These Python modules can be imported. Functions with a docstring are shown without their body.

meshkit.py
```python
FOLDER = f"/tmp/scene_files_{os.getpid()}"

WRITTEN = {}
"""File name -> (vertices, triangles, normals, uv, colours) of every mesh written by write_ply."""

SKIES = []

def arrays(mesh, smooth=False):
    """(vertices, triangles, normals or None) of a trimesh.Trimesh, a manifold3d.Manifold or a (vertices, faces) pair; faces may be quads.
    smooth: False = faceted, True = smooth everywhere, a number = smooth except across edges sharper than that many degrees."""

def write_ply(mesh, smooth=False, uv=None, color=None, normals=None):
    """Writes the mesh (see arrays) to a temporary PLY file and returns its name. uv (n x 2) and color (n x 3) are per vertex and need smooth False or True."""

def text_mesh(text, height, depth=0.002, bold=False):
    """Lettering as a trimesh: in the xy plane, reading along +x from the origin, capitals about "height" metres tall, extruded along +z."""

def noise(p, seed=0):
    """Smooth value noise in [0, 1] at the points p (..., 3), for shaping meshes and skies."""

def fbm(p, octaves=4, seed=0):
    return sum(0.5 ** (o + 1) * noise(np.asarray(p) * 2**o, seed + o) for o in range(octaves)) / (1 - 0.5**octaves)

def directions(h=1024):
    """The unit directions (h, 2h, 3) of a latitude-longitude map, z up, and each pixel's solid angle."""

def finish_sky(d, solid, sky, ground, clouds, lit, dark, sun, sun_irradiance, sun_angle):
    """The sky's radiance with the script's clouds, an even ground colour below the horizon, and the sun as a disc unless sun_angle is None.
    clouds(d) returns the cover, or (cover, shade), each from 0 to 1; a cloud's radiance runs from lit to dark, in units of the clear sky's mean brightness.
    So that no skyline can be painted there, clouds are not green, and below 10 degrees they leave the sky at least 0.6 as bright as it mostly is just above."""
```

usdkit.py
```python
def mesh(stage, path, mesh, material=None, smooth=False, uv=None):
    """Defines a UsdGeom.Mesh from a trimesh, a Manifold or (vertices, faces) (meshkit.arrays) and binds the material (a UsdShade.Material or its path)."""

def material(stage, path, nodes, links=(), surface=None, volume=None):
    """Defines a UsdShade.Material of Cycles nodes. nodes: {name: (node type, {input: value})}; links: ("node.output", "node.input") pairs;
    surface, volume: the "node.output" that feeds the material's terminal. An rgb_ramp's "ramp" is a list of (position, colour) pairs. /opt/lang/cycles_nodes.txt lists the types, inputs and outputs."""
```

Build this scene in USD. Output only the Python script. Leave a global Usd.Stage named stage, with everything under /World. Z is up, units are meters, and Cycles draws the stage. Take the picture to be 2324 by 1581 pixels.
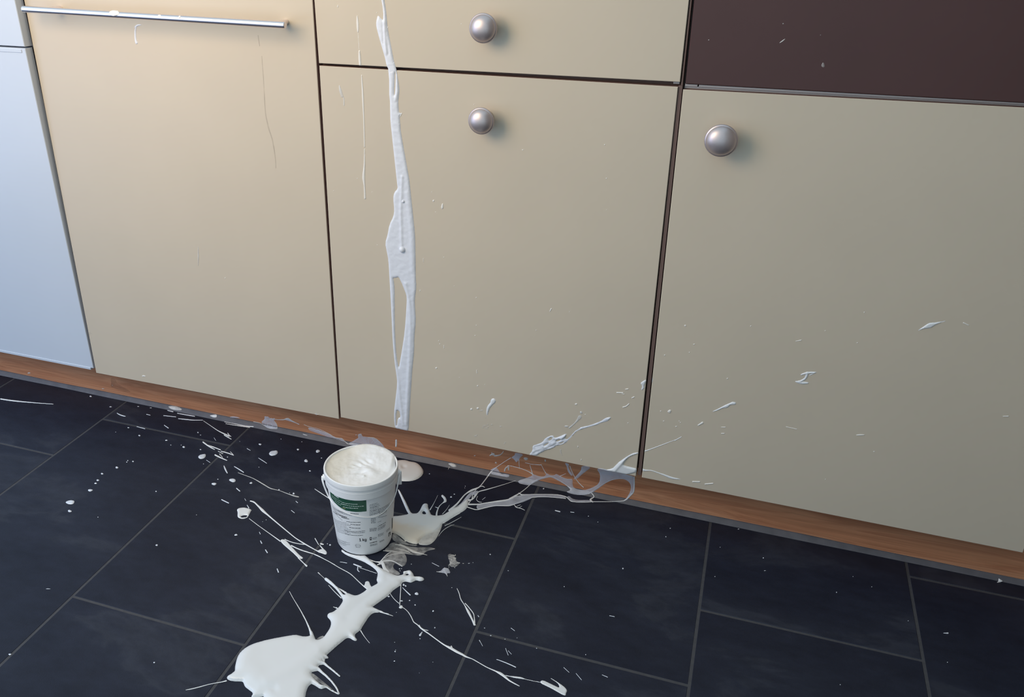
import math, random
import numpy as np
import shapely
from shapely.geometry import Polygon, MultiPolygon, Point, LineString, box as sbox
from shapely.ops import unary_union
from scipy.spatial import Delaunay
import trimesh
import usdkit, meshkit
from pxr import Usd, UsdGeom, UsdLux, Gf, Sdf, UsdShade

random.seed(7)
rng = np.random.default_rng(7)
stage = Usd.Stage.CreateInMemory()
UsdGeom.SetStageUpAxis(stage, UsdGeom.Tokens.z)
UsdGeom.SetStageMetersPerUnit(stage, 1.0)
world = UsdGeom.Xform.Define(stage, '/World')
stage.SetDefaultPrim(world.GetPrim())

# ------------------------------------------------------------------ camera
W, H = 2324, 1581
CAM = np.array([0.73301383, -1.36863338, 1.03014792])
ROT = np.array([[0.93893108, -0.14199463, 0.3134421],
                [0.34408964, 0.39610736, -0.85129389],
                [-0.00327756, 0.90715847, 0.42077639]])
FPX, PX, PY = 2006.0216, 1013.0914, 728.8383
cam = UsdGeom.Camera.Define(stage, '/World/camera')
m = np.eye(4); m[:3, :3] = ROT.T; m[3, :3] = CAM
cam.AddTransformOp().Set(Gf.Matrix4d(*m.ravel().tolist()))
cam.CreateHorizontalApertureAttr(36.0)
cam.CreateVerticalApertureAttr(36.0 * H / W)
cam.CreateFocalLengthAttr(FPX / W * 36.0)
cam.CreateHorizontalApertureOffsetAttr((W / 2 - PX) / W * 36.0)
cam.CreateVerticalApertureOffsetAttr(-(H / 2 - PY) / W * 36.0)
cam.CreateClippingRangeAttr(Gf.Vec2f(0.01, 100))
cam.GetPrim().CreateAttribute('exposure', Sdf.ValueTypeNames.Float).Set(0.0)

# ------------------------------------------------------------------ light
dome = UsdLux.DomeLight.Define(stage, '/World/room_light')
dome.CreateIntensityAttr(1.0)
dome.CreateColorAttr(Gf.Vec3f(0.174, 0.236, 0.274))

def rect_light(name, pos, target, w, h, power, color):
    L = UsdLux.RectLight.Define(stage, '/World/' + name)
    L.CreateWidthAttr(w); L.CreateHeightAttr(h)
    L.CreateIntensityAttr(power); L.CreateColorAttr(Gf.Vec3f(*color))
    pos = np.array(pos, float); z = pos - np.array(target, float); z /= np.linalg.norm(z)
    x = np.cross([0, 0, 1.0], z); x /= np.linalg.norm(x); y = np.cross(z, x)
    t = np.eye(4); t[0, :3] = x; t[1, :3] = y; t[2, :3] = z; t[3, :3] = pos
    L.AddTransformOp().Set(Gf.Matrix4d(*t.ravel().tolist()))
    return L
# a high window on the left lets in blue daylight; a warm white room lamp hangs left of the camera
rect_light('window_light', (-1.55, -1.35, 1.0), (0.3, -0.5, 0.3), 1.2, 1.9, 1.0, (0.95, 1.15, 1.9))
rect_light('room_lamp', (-0.42, -0.95, 1.36), (-0.15, 0.0, 1.12), 0.75, 0.75, 1.0, (6.15, 4.6, 2.8))

# ------------------------------------------------------------------ helpers
USED = {}
def numbered(parent, name):
    k = parent + '/' + name
    n = USED.get(k, 0); USED[k] = n + 1
    return k if n == 0 else f'{k}_{n:03d}'

def tag(prim, label=None, cat=None, group=None, kind=None):
    for k, v in (('label', label), ('category', cat), ('group', group), ('kind', kind)):
        if v: prim.SetCustomDataByKey(k, v)
    return prim

def thing(name, label=None, cat=None, group=None, kind=None, loc=(0, 0, 0)):
    x = UsdGeom.Xform.Define(stage, numbered('/World', name))
    x.AddTranslateOp().Set(Gf.Vec3d(*map(float, loc)))
    p = x.GetPrim(); tag(p, label, cat, group, kind); p.SetCustomDataByKey('_loc', ' '.join(map(str, loc)))
    p.ClearCustomDataByKey('_loc')
    ORIG[str(p.GetPath())] = np.array(loc, float)
    return p
ORIG = {}

def obj(name, mesh, mat, parent=None, label=None, cat=None, group=None, kind=None, smooth=30):
    """one Mesh in world coordinates, under a thing (moved to the thing's base) or under /World"""
    pp = '/World' if parent is None else str(parent.GetPath())
    v, f, n = meshkit.arrays(mesh, False)
    root = pp
    while root not in ORIG and root not in ('/World', ''):
        root = root.rsplit('/', 1)[0]
    v = v - ORIG.get(root, np.zeros(3))
    pr = usdkit.mesh(stage, numbered(pp, name), trimesh.Trimesh(v, f, process=False), mat, smooth=smooth).GetPrim()
    return tag(pr, label, cat, group, kind)

def proj(p):
    q = (np.asarray(p, float) - CAM) @ ROT
    return np.stack([PX + FPX * q[..., 0] / -q[..., 2], PY - FPX * q[..., 1] / -q[..., 2]], -1)

def rays(px):
    px = np.asarray(px, float)
    d = np.stack([(px[..., 0] - PX) / FPX, -(px[..., 1] - PY) / FPX, -np.ones(px.shape[:-1])], -1)
    return d @ ROT.T

def on_plane(px, o, n):
    d = rays(px); t = ((np.asarray(o) - CAM) @ n) / (d @ n)
    return CAM + d * t[..., None]

def at_y(px, y=0.0): return on_plane(px, np.array([0, y, 0.]), np.array([0, 1., 0]))
def at_z(px, z=0.0): return on_plane(px, np.array([0, 0, z]), np.array([0, 0, 1.]))

def bx(x0, x1, y0, y1, z0, z1, ch=0.0):
    """box, chamfered by ch"""
    if ch <= 0:
        b = trimesh.creation.box((x1 - x0, y1 - y0, z1 - z0)); b.apply_translation(((x0 + x1) / 2, (y0 + y1) / 2, (z0 + z1) / 2)); return b
    pts = []
    for sx in (0, 1):
        for sy in (0, 1):
            for sz in (0, 1):
                X, Y, Z = (x0, x1)[sx], (y0, y1)[sy], (z0, z1)[sz]
                dx, dy, dz = ch * (1 - 2 * sx), ch * (1 - 2 * sy), ch * (1 - 2 * sz)
                pts += [(X, Y + dy, Z + dz), (X + dx, Y, Z + dz), (X + dx, Y + dy, Z)]
    return trimesh.convex.convex_hull(np.array(pts))

def panel(quad, depth=0.019, ch=0.0012, y0=0.0):
    """a front panel from four corners (x, z) [TL, TR, BR, BL] or (x, y, z), its face at y0, depth going back, edges chamfered"""
    q = np.array(quad, float)
    if q.shape[1] == 2: q = np.column_stack([q[:, 0], np.full(4, y0), q[:, 1]])
    c = q.mean(0)
    inner = q + np.sign(c - q) * np.array([ch, 0, ch])
    pts = np.vstack([inner, q + [0, ch, 0], q + [0, depth, 0]])
    return trimesh.convex.convex_hull(pts)

def lathe(profile, n=64, axis='z'):
    pr = np.array(profile, float)
    t = np.linspace(0, 2 * np.pi, n, endpoint=False)
    v = np.stack([np.outer(pr[:, 0], np.cos(t)), np.outer(pr[:, 0], np.sin(t)), np.repeat(pr[:, 1:2], n, 1)], -1).reshape(-1, 3)
    f = []
    for i in range(len(pr) - 1):
        a = i * n + np.arange(n); b = i * n + (np.arange(n) + 1) % n
        f += [np.column_stack([a, b, b + n]), np.column_stack([a, b + n, a + n])]
    mesh = trimesh.Trimesh(v, np.vstack(f), process=False)
    mesh.merge_vertices(); mesh.update_faces(mesh.nondegenerate_faces()); 
    return mesh

def tube(path, r, n=12, closed_ends=True):
    P = np.array(path, float); R = np.broadcast_to(np.asarray(r, float), (len(P),))
    T = np.gradient(P, axis=0); T /= np.linalg.norm(T, axis=1, keepdims=True)
    up = np.array([0, 0, 1.0]) if abs(T[0] @ [0, 0, 1]) < .9 else np.array([0, 1.0, 0])
    V = []; x = np.cross(up, T[0]); x /= np.linalg.norm(x)
    t = np.linspace(0, 2 * np.pi, n, endpoint=False)
    for p, tt, rr in zip(P, T, R):
        x = x - tt * (x @ tt); x /= np.linalg.norm(x); y = np.cross(tt, x)
        V.append(p + rr * (np.cos(t)[:, None] * x + np.sin(t)[:, None] * y))
    V = np.vstack(V + [P[:1], P[-1:]]); F = []
    k = np.arange(n)
    for i in range(len(P) - 1):
        a = i * n + k; b = i * n + (k + 1) % n
        F += [np.column_stack([a, b, b + n]), np.column_stack([a, b + n, a + n])]
    e0, e1 = len(V) - 2, len(V) - 1; L = (len(P) - 1) * n
    F += [np.column_stack([(k + 1) % n, k, np.full(n, e0)]), np.column_stack([L + k, L + (k + 1) % n, np.full(n, e1)])]
    return trimesh.Trimesh(V, np.vstack(F), process=False)

def cat_meshes(ms): return trimesh.util.concatenate(ms)

# ------------------------------------------------------------------ materials
MAT = {}
def mat(name, nodes, links, surface='p.BSDF'):
    MAT[name] = usdkit.material(stage, '/World/Looks/' + name, nodes, links, surface=surface)
    return MAT[name]

def plain(name, color, rough=0.4, metallic=0.0, spec=0.5, **kw):
    return mat(name, {'p': ('principled_bsdf', dict(base_color=color, roughness=rough, metallic=metallic, specular_ior_level=spec, **kw))}, [])

def mottled(name, c1, c2, scale, rough=0.4, bump=0.0, spec=0.5, mscale=(1, 1, 1), detail=4, metallic=0.0, bscale=None):
    nodes = {'g': ('geometry', {}), 'm': ('mapping', {'scale': mscale}),
             'n': ('noise_texture', {'scale': scale, 'detail': detail}),
             'r': ('rgb_ramp', {'ramp': [(0.3, c1), (0.7, c2)]}),
             'p': ('principled_bsdf', {'roughness': rough, 'specular_ior_level': spec, 'metallic': metallic})}
    links = [('g.position', 'm.vector'), ('m.vector', 'n.vector'), ('n.fac', 'r.fac'), ('r.color', 'p.base_color')]
    if bump:
        nodes['n2'] = ('noise_texture', {'scale': bscale or scale * 4, 'detail': 3})
        nodes['b'] = ('bump', {'strength': bump, 'distance': 0.001})
        links += [('m.vector', 'n2.vector'), ('n2.fac', 'b.height'), ('b.normal', 'p.normal')]
    return mat(name, nodes, links)

mottled('cream_laminate', (0.635, 0.546, 0.428), (0.662, 0.569, 0.446), 5, rough=0.42, bump=0.05, bscale=900, spec=0.5)
mottled('brown_laminate', (0.074, 0.032, 0.030), (0.084, 0.036, 0.034), 6, rough=0.45, bump=0.05, bscale=900)
plain('brown_edge', (0.30, 0.185, 0.16), 0.55)
plain('carcass_dark', (0.16, 0.10, 0.085), 0.6)
mottled('white_lacquer', (0.615, 0.67, 0.755), (0.635, 0.69, 0.775), 4, rough=0.35)
plain('white_edge', (0.42, 0.385, 0.36), 0.5)
plain('grey_gap', (0.12, 0.11, 0.11), 0.6)
plain('aluminium', (0.50, 0.45, 0.44), 0.5, metallic=0.45)
mottled('brushed_steel', (0.78, 0.72, 0.74), (0.86, 0.80, 0.82), 60, rough=0.30, metallic=1.0, mscale=(0.02, 1, 1))
plain('satin_nickel', (0.60, 0.525, 0.53), 0.42, metallic=0.8)
mottled('grey_sealant', (0.085, 0.082, 0.095), (0.125, 0.12, 0.135), 40, rough=0.5)
mottled('grout', (0.052, 0.053, 0.062), (0.066, 0.067, 0.076), 120, rough=0.8)
plain('worktop', (0.35, 0.2, 0.11), 0.4)
plain('wall_grey', (0.30, 0.24, 0.19), 0.8)
plain('wall_paint', (0.7, 0.68, 0.63), 0.9)

# plinth: cherry wood grain running along x
mat('cherry_wood', {
    'g': ('geometry', {}), 'm': ('mapping', {'scale': (1.6, 1, 22)}), 'm2': ('mapping', {'scale': (4, 10, 210)}),
    'n': ('noise_texture', {'scale': 1.6, 'detail': 5, 'distortion': 1.3}),
    'n2': ('noise_texture', {'scale': 1.5, 'detail': 4}),
    'r': ('rgb_ramp', {'ramp': [(0.30, (0.46, 0.18, 0.088)), (0.47, (0.64, 0.285, 0.145)), (0.52, (0.53, 0.215, 0.107)), (0.62, (0.68, 0.32, 0.172)), (0.75, (0.57, 0.25, 0.128))]}),
    'r2': ('rgb_ramp', {'ramp': [(0.35, (0.84, 0.84, 0.84)), (0.65, (1, 1, 1))]}),
    'x': ('mix_color', {'blend_type': 'multiply', 'fac': 1.0}),
    'p': ('principled_bsdf', {'roughness': 0.42})},
    [('g.position', 'm.vector'), ('m.vector', 'n.vector'), ('n.fac', 'r.fac'), ('g.position', 'm2.vector'), ('m2.vector', 'n2.vector'), ('n2.fac', 'r2.fac'),
     ('r.color', 'x.a'), ('r2.color', 'x.b'), ('x.result', 'p.base_color')])

# slate look tile; every tile has its own print (object_info.random shifts the noise)
mat('slate_tile', {
    'g': ('geometry', {}), 'o': ('object_info', {}), 'c': ('math', {'math_type': 'multiply', 'value2': 37.0}), 'cx': ('combine_xyz', {}),
    'a': ('mix_color', {'blend_type': 'add', 'fac': 1.0, 'use_clamp': False}),
    'm': ('mapping', {'rotation': (0, 0, 0.9), 'scale': (1.0, 2.2, 1.0)}),
    'n': ('noise_texture', {'scale': 2.6, 'detail': 7, 'roughness': 0.58, 'distortion': 0.45}),
    'n2': ('noise_texture', {'scale': 420, 'detail': 3}),
    'n3': ('noise_texture', {'scale': 22, 'detail': 6, 'roughness': 0.62}),
    'r': ('rgb_ramp', {'ramp': [(0.33, (0.0115, 0.0145, 0.0285)), (0.48, (0.0155, 0.0190, 0.0350)), (0.56, (0.0185, 0.0225, 0.0395)), (0.60, (0.0290, 0.0335, 0.051)), (0.67, (0.0175, 0.0215, 0.038))]}),
    'r3': ('rgb_ramp', {'ramp': [(0.3, (0.8, 0.8, 0.8)), (0.7, (1.15, 1.15, 1.15))]}),
    'x': ('mix_color', {'blend_type': 'multiply', 'fac': 1.0}),
    'b': ('bump', {'strength': 0.16, 'distance': 0.0015}), 'b2': ('bump', {'strength': 0.35, 'distance': 0.003}),
    'p': ('principled_bsdf', {'roughness': 0.5, 'specular_ior_level': 0.22})},
    [('o.random', 'c.value1'), ('c.value', 'cx.x'), ('c.value', 'cx.y'), ('g.position', 'a.a'), ('cx.vector', 'a.b'), ('a.result', 'm.vector'),
     ('m.vector', 'n.vector'), ('m.vector', 'n3.vector'), ('g.position', 'n2.vector'), ('n.fac', 'r.fac'), ('n3.fac', 'r3.fac'), ('r.color', 'x.a'), ('r3.color', 'x.b'), ('x.result', 'p.base_color'),
     ('n.fac', 'b2.height'), ('b2.normal', 'b.normal'), ('n2.fac', 'b.height'), ('b.normal', 'p.normal')])

def yog(name, color, rough, bump=0.25, scale=160):
    mat(name, {'g': ('geometry', {}), 'm': ('mapping', {'scale': (1, 1, 0.5)}), 'n': ('noise_texture', {'scale': scale, 'detail': 3}), 'b': ('bump', {'strength': bump, 'distance': 0.001}),
               'p': ('principled_bsdf', {'base_color': color, 'roughness': rough, 'specular_ior_level': 0.5, 'coat_weight': 0.3, 'coat_roughness': 0.12})},
        [('g.position', 'm.vector'), ('m.vector', 'n.vector'), ('n.fac', 'b.height'), ('b.normal', 'p.normal')])
yog('yogurt', (0.82, 0.825, 0.835), 0.38, 0.08, 90)
yog('yogurt_drip', (0.80, 0.815, 0.875), 0.45, 0.22, 150)
yog('yogurt_drops', (0.72, 0.755, 0.83), 0.32, 0.05, 90)
yog('yogurt_dry', (0.84, 0.80, 0.735), 0.4, 0.05, 90)
yog('yogurt_round', (0.85, 0.825, 0.785), 0.36, 0.05, 90)
yog('yogurt_cream', (0.84, 0.785, 0.69), 0.42, 0.08, 90)
def yog_two(name, c1, c2, axis, v0, v1):
    # two tones of the yogurt itself: dried cream coloured skin and fresh white
    mat(name, {'g': ('geometry', {}), 's': ('separate_xyz', {}), 'n': ('noise_texture', {'scale': 45, 'detail': 3}), 'k': ('math', {'math_type': 'multiply_add', 'value2': 0.03, 'value3': -0.015}), 'a': ('math', {'math_type': 'add'}),
               'm': ('map_range', {'range_type': 'smoothstep', 'from_min': v0, 'from_max': v1, 'clamp': True}), 'x': ('mix_color', {'a': c1, 'b': c2}),
               'p': ('principled_bsdf', {'roughness': 0.38, 'coat_weight': 0.25, 'coat_roughness': 0.15})},
        [('g.position', 's.vector'), ('g.position', 'n.vector'), ('n.fac', 'k.value1'), ('k.value', 'a.value1'), ('s.' + axis, 'a.value2'), ('a.value', 'm.value'), ('m.result', 'x.fac'), ('x.result', 'p.base_color')])
yog_two('yogurt_fill', (0.80, 0.765, 0.695), (0.89, 0.89, 0.895), 'x', 0.105, 0.150)
def film(name, color, lo, hi, scale=90):
    mat(name, {'g': ('geometry', {}), 'n': ('noise_texture', {'scale': scale, 'detail': 4}), 'k': ('map_range', {'from_min': 0.3, 'from_max': 0.7, 'to_min': lo, 'to_max': hi, 'clamp': True}),
               't': ('transparent_bsdf', {'color': (1, 1, 1)}), 'p': ('principled_bsdf', {'base_color': color, 'roughness': 0.3}), 'x': ('mix_closure', {})},
        [('g.position', 'n.vector'), ('n.fac', 'k.value'), ('k.result', 'x.fac'), ('t.BSDF', 'x.closure1'), ('p.BSDF', 'x.closure2')], surface='x.closure')
film('yogurt_film', (0.80, 0.82, 0.93), 0.42, 0.66, 45)
film('yogurt_thin', (0.82, 0.80, 0.77), 0.55, 0.85)
film('yogurt_smear', (0.82, 0.80, 0.78), 0.06, 0.58, 70)
film('dark_smudge', (0.16, 0.12, 0.10), 0.05, 0.22, 60)
plain('bucket_plastic', (0.94, 0.94, 0.945), 0.36)
plain('bucket_tint', (0.70, 0.66, 0.58), 0.36)
plain('label_green', (0.018, 0.095, 0.055), 0.4)
plain('print_dark', (0.02, 0.02, 0.026), 0.5)
plain('print_grey', (0.21, 0.21, 0.23), 0.5)
plain('print_white', (0.62, 0.68, 0.64), 0.5)
plain('print_yellow', (0.45, 0.42, 0.15), 0.5)

# ------------------------------------------------------------------ setting: floor of slate tiles
ANG = math.radians(0.683)
TX = [-0.9124, -0.5821, -0.2525, 0.0753, 0.4037, 0.7328, 1.062]
TY = [-0.1799, -0.0265, -0.5097, -0.1249, -0.3638, -0.1986, 0.0003]
PITCH, TLEN, G = 0.329, 0.658, 0.004
xs = [TX[0] - PITCH * k for k in (3, 2, 1)] + TX + [1.34]
ys = [-0.30, -0.42, -0.33] + TY[:6] + [TY[6], -0.28, -0.11, -0.4]
RZ = np.array([[math.cos(ANG), -math.sin(ANG), 0], [math.sin(ANG), math.cos(ANG), 0], [0, 0, 1]])
floor = thing('floor', 'dark slate floor tiles with grey grout lines', kind='structure')
base = bx(-2.2, 1.36, -2.4, 0.7, -0.03, -0.0008)
obj('grout', base, MAT['grout'], floor, smooth=False)
for i in range(len(xs) - 1):
    y = ys[i]
    while y < 0.09: y += TLEN
    while y > -2.3:
        y0, y1 = y - TLEN, min(y, 0.09)
        if y1 - y0 > 0.03 and y1 > -1.6:
            dz = rng.uniform(-0.0003, 0.0002)
            t = bx(xs[i] + G / 2, xs[i + 1] - G / 2, y0 + G / 2, y1 - G / 2, -0.012, 0.0, 0.0009)
            t.vertices = t.vertices @ RZ.T
            t.vertices[:, 2] += dz - 0.0002
            obj('tile', t, MAT['slate_tile'], floor, smooth=False)
        y -= TLEN

obj('wall_back', bx(-2.2, 1.36, 0.66, 0.72, 0, 1.6), MAT['wall_paint'], None, 'plain wall behind the kitchen units', kind='structure', smooth=False)
obj('wall_right', bx(1.36, 1.44, -2.4, 0.66, 0, 2.5), MAT['wall_grey'], None, 'dim wall at the right end of the kitchen row', kind='structure', smooth=False)
# plinth (kickboard) and the silicone joint along its foot
YP = 0.058
obj('baseboard_front', bx(-1.6, 1.35, YP, YP + 0.018, 0.002, 0.13, 0.001), MAT['cherry_wood'], None, 'reddish wood grain plinth board under the kitchen units', kind='structure', smooth=False)
prof = np.array([[0.050, 0.0], [0.0515, 0.0022], [0.054, 0.0050], [0.0565, 0.0078], [YP, 0.0092], [YP + .003, 0.0092], [YP + .003, 0.0]])
nx = 120
sx = np.linspace(-1.6, 1.35, nx)
V = []
for x in sx:
    w = 0.85 + 0.3 * meshkit.noise(np.array([[x * 9, 1.3, 0.2]]))[0]
    V.append(np.column_stack([np.full(len(prof), x), YP + (prof[:, 0] - YP) * w, prof[:, 1] * w]))
V = np.vstack(V); k = len(prof); F = []
for i in range(nx - 1):
    for j in range(k):
        a, b = i * k + j, i * k + (j + 1) % k
        F += [(a, b + k, b), (a, a + k, b + k)]
seal = trimesh.Trimesh(V, np.array(F), process=False); seal.fix_normals()
obj('trim_1', seal, MAT['grey_sealant'], None, 'grey silicone joint between plinth and floor tiles', kind='structure', smooth=60)

# ------------------------------------------------------------------ kitchen units
ZT = 0.945
def line_xz(pa, pb, z, y=0.0):
    a, b = at_y(np.array([pa, pb], float), y)
    t = (z - a[2]) / (b[2] - a[2]); return (a + (b - a) * t)[[0, 2]]
def pt(px, y=0.0): return at_y(np.array([px], float), y)[0][[0, 2]]

def front(name, quad, parent, face='cream_laminate', label=None):
    d = obj(name, panel(quad, 0.0013, 0.0008), MAT[face], parent, label, smooth=False)
    q = np.array(quad, float); c = q.mean(0)
    obj('edge_band', panel(q + np.sign(c - q) * 0.00015, 0.0174, 0.0001, 0.0013), MAT['brown_edge'], d, 'brown edge band', smooth=False)
    return d

def knob(parent, px, r, yh=-0.030):
    c = at_y(np.array([px], float), yh)[0]
    s = r / 0.0225
    pr = [(0, -0.001), (0.0135, -0.001), (0.0138, 0.002), (0.0115, 0.0045), (0.0088, 0.008), (0.0085, 0.013), (0.0105, 0.018), (0.0165, 0.0215),
          (0.0215, 0.0228), (0.0225, 0.0238), (0.0226, 0.0252), (0.0218, 0.0264), (0.0206, 0.0268), (0.0203, 0.0272), (0.0196, 0.0288), (0.0175, 0.0315),
          (0.0145, 0.0339), (0.0105, 0.0358), (0.0055, 0.0370), (0, 0.0373)]
    k = lathe([(a * s, b) for a, b in pr], 56)
    v = k.vertices.copy(); k.vertices = np.column_stack([c[0] + v[:, 0], -v[:, 2], c[2] + v[:, 1]])
    k.fix_normals()
    return obj('knob', k, MAT['satin_nickel'], parent, 'round satin nickel knob', smooth=40)

# --- unit with the bar handle
dw_q = [line_xz((54, 0), (75, 110), ZT), line_xz((708.7, 0), (714.5, 100), ZT), pt((769.3, 950.8)), pt((218, 846))]
u1 = thing('cabinet', 'cream kitchen unit front with long steel bar handle, left of the splashed unit', 'cabinet', loc=(-0.3, 0.3, 0.097))
obj('body', bx(-0.600, -0.0035, 0.0195, 0.62, 0.105, ZT - 0.002), MAT['carcass_dark'], u1, smooth=False)
d1 = front('door', dw_q, u1)
ya = -0.036
A, B = at_y(np.array([[52, 20.5], [648, 57]], float), ya)
ax = np.array([A, A + (B - A) * .0005, B - (B - A) * .0005, B]); 
L = np.linalg.norm(B - A); 
bar = cat_meshes([tube(np.array([A, A + (B - A) * 0.001, A + (B - A) * 0.004, A + (B - A) * .5, B - (B - A) * 0.004, B - (B - A) * 0.001, B]), [0.0045, 0.0053, 0.0058, 0.0058, 0.0058, 0.0053, 0.0045], 24)])
hd = obj('bar_handle', bar, MAT['brushed_steel'], u1, 'long horizontal brushed steel bar handle', smooth=40)
for q in (0.10, 0.965):
    c = A + (B - A) * q
    obj('post', tube([[c[0], -0.032, c[2] + .0], [c[0], -0.01, c[2]], [c[0], 0.001, c[2]]], 0.005, 16), MAT['brushed_steel'], hd, smooth=40)

# --- unit with drawer, door and two knobs
xr_top = line_xz((1551, 120), (1564, 0), ZT)
dr_q = [line_xz((712.7, 0), (719.6, 100), ZT), xr_top, pt((1543.4, 186.3)), pt((723.6, 143.6))]
dd_q = [pt((724.3, 149.0)), pt((1539, 197.2)), pt((1443.2, 1080.5)), pt((773, 946.7))]
u2 = thing('cabinet', 'cream kitchen unit with a drawer and door, white yogurt run down its front', 'cabinet', loc=(0.3, 0.3, 0.104))
obj('body', bx(-0.0025, 0.5995, 0.0195, 0.62, 0.108, ZT - 0.002), MAT['carcass_dark'], u2, smooth=False)
dr = front('drawer', dr_q, u2)
dd = front('door', dd_q, u2)
knob(dr, (1094, 65), 0.0222)
knob(dd, (1089.5, 276), 0.0215)

# --- right unit: brown front above, cream door below, aluminium trim between
x3l = pt((1550, 202.4)); zt3 = x3l[1]
d3_q = [pt((1550.3, 203)), np.array([1.2035, pt((2324, 242.8))[1]]), pt((2321.5, 1254.3)), pt((1456.4, 1083.3))]
b3_q = [line_xz((1575.5, 0), (1556, 186), ZT), np.array([1.2035, ZT]), np.array([1.2035, pt((2324, 233.5))[1]]), pt((1555.5, 190.5))]
u3 = thing('cabinet', 'right kitchen unit with dark brown front above a cream door', 'cabinet', loc=(0.9, 0.3, 0.101))
obj('body', bx(0.6005, 1.2035, 0.0195, 0.62, 0.105, ZT - 0.002), MAT['carcass_dark'], u3, smooth=False)
d3 = front('door', d3_q, u3)
knob(d3, (1636, 321), 0.0238)
b3 = obj('upper_front', panel(b3_q, y0=0.0), MAT['brown_laminate'], u3, 'dark reddish brown upper front', smooth=False)
# two-step aluminium trim under the brown front
za, zb_ = pt((1556, 190))[1], pt((1556, 203))[1]
zc, zd_ = pt((2324, 233))[1], pt((2324, 242.5))[1]
def strip(x0, x1, top0, top1, bot0, bot1, y0, depth):
    return panel([(x0, top0), (x1, top1), (x1, bot1), (x0, bot0)], depth, 0.0006, y0)
zm0, zm1 = za + (zb_ - za) * .52, zc + (zd_ - zc) * .52
xn = pt((1584, 195))[0]
obj('trim_strip', strip(x3l[0] + .002, xn - .0009, za - .0005, za - .0005, zm0, zm0, 0.004, 0.014), MAT['aluminium'], u3, smooth=False)
obj('trim_strip', strip(xn + .0009, 1.2035, za - .0005, zc - .0005, zm0, zm1, 0.004, 0.014), MAT['aluminium'], u3, 'narrow grey metal trim under the brown front', smooth=False)
obj('trim_strip', strip(x3l[0] + .001, 1.2035, zm0, zm1, zb_ - .0002, zd_ - .0002, 0.009, 0.010), MAT['aluminium'], u3, smooth=False)
# brown edge strip of the carcass, seen in the wide joint, and the pale clip at its corner
xe = line_xz((1570, 0), (1547, 190), ZT)
xd_ = max(dd_q[1][0], dd_q[2][0]) + .0003
obj('edge_strip', bx(0.5992, 0.6020, 0.0026, 0.0192, 0.795, ZT, 0.0003), MAT['carcass_dark'], u3, smooth=False)
obj('edge_strip', bx(xd_, 0.6020, 0.0026, 0.0192, 0.104, 0.7948, 0.0003), MAT['carcass_dark'], u3, smooth=False)
print('edges', dd_q, dr_q[1:3], xd_)
obj('hinge_clip', panel([pt((1526, 187.5)), pt((1541, 187.5)), pt((1540.5, 193.5)), pt((1526, 193))], 0.009, 0.0004, 0.010), MAT['aluminium'], u2, smooth=False)

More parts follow.
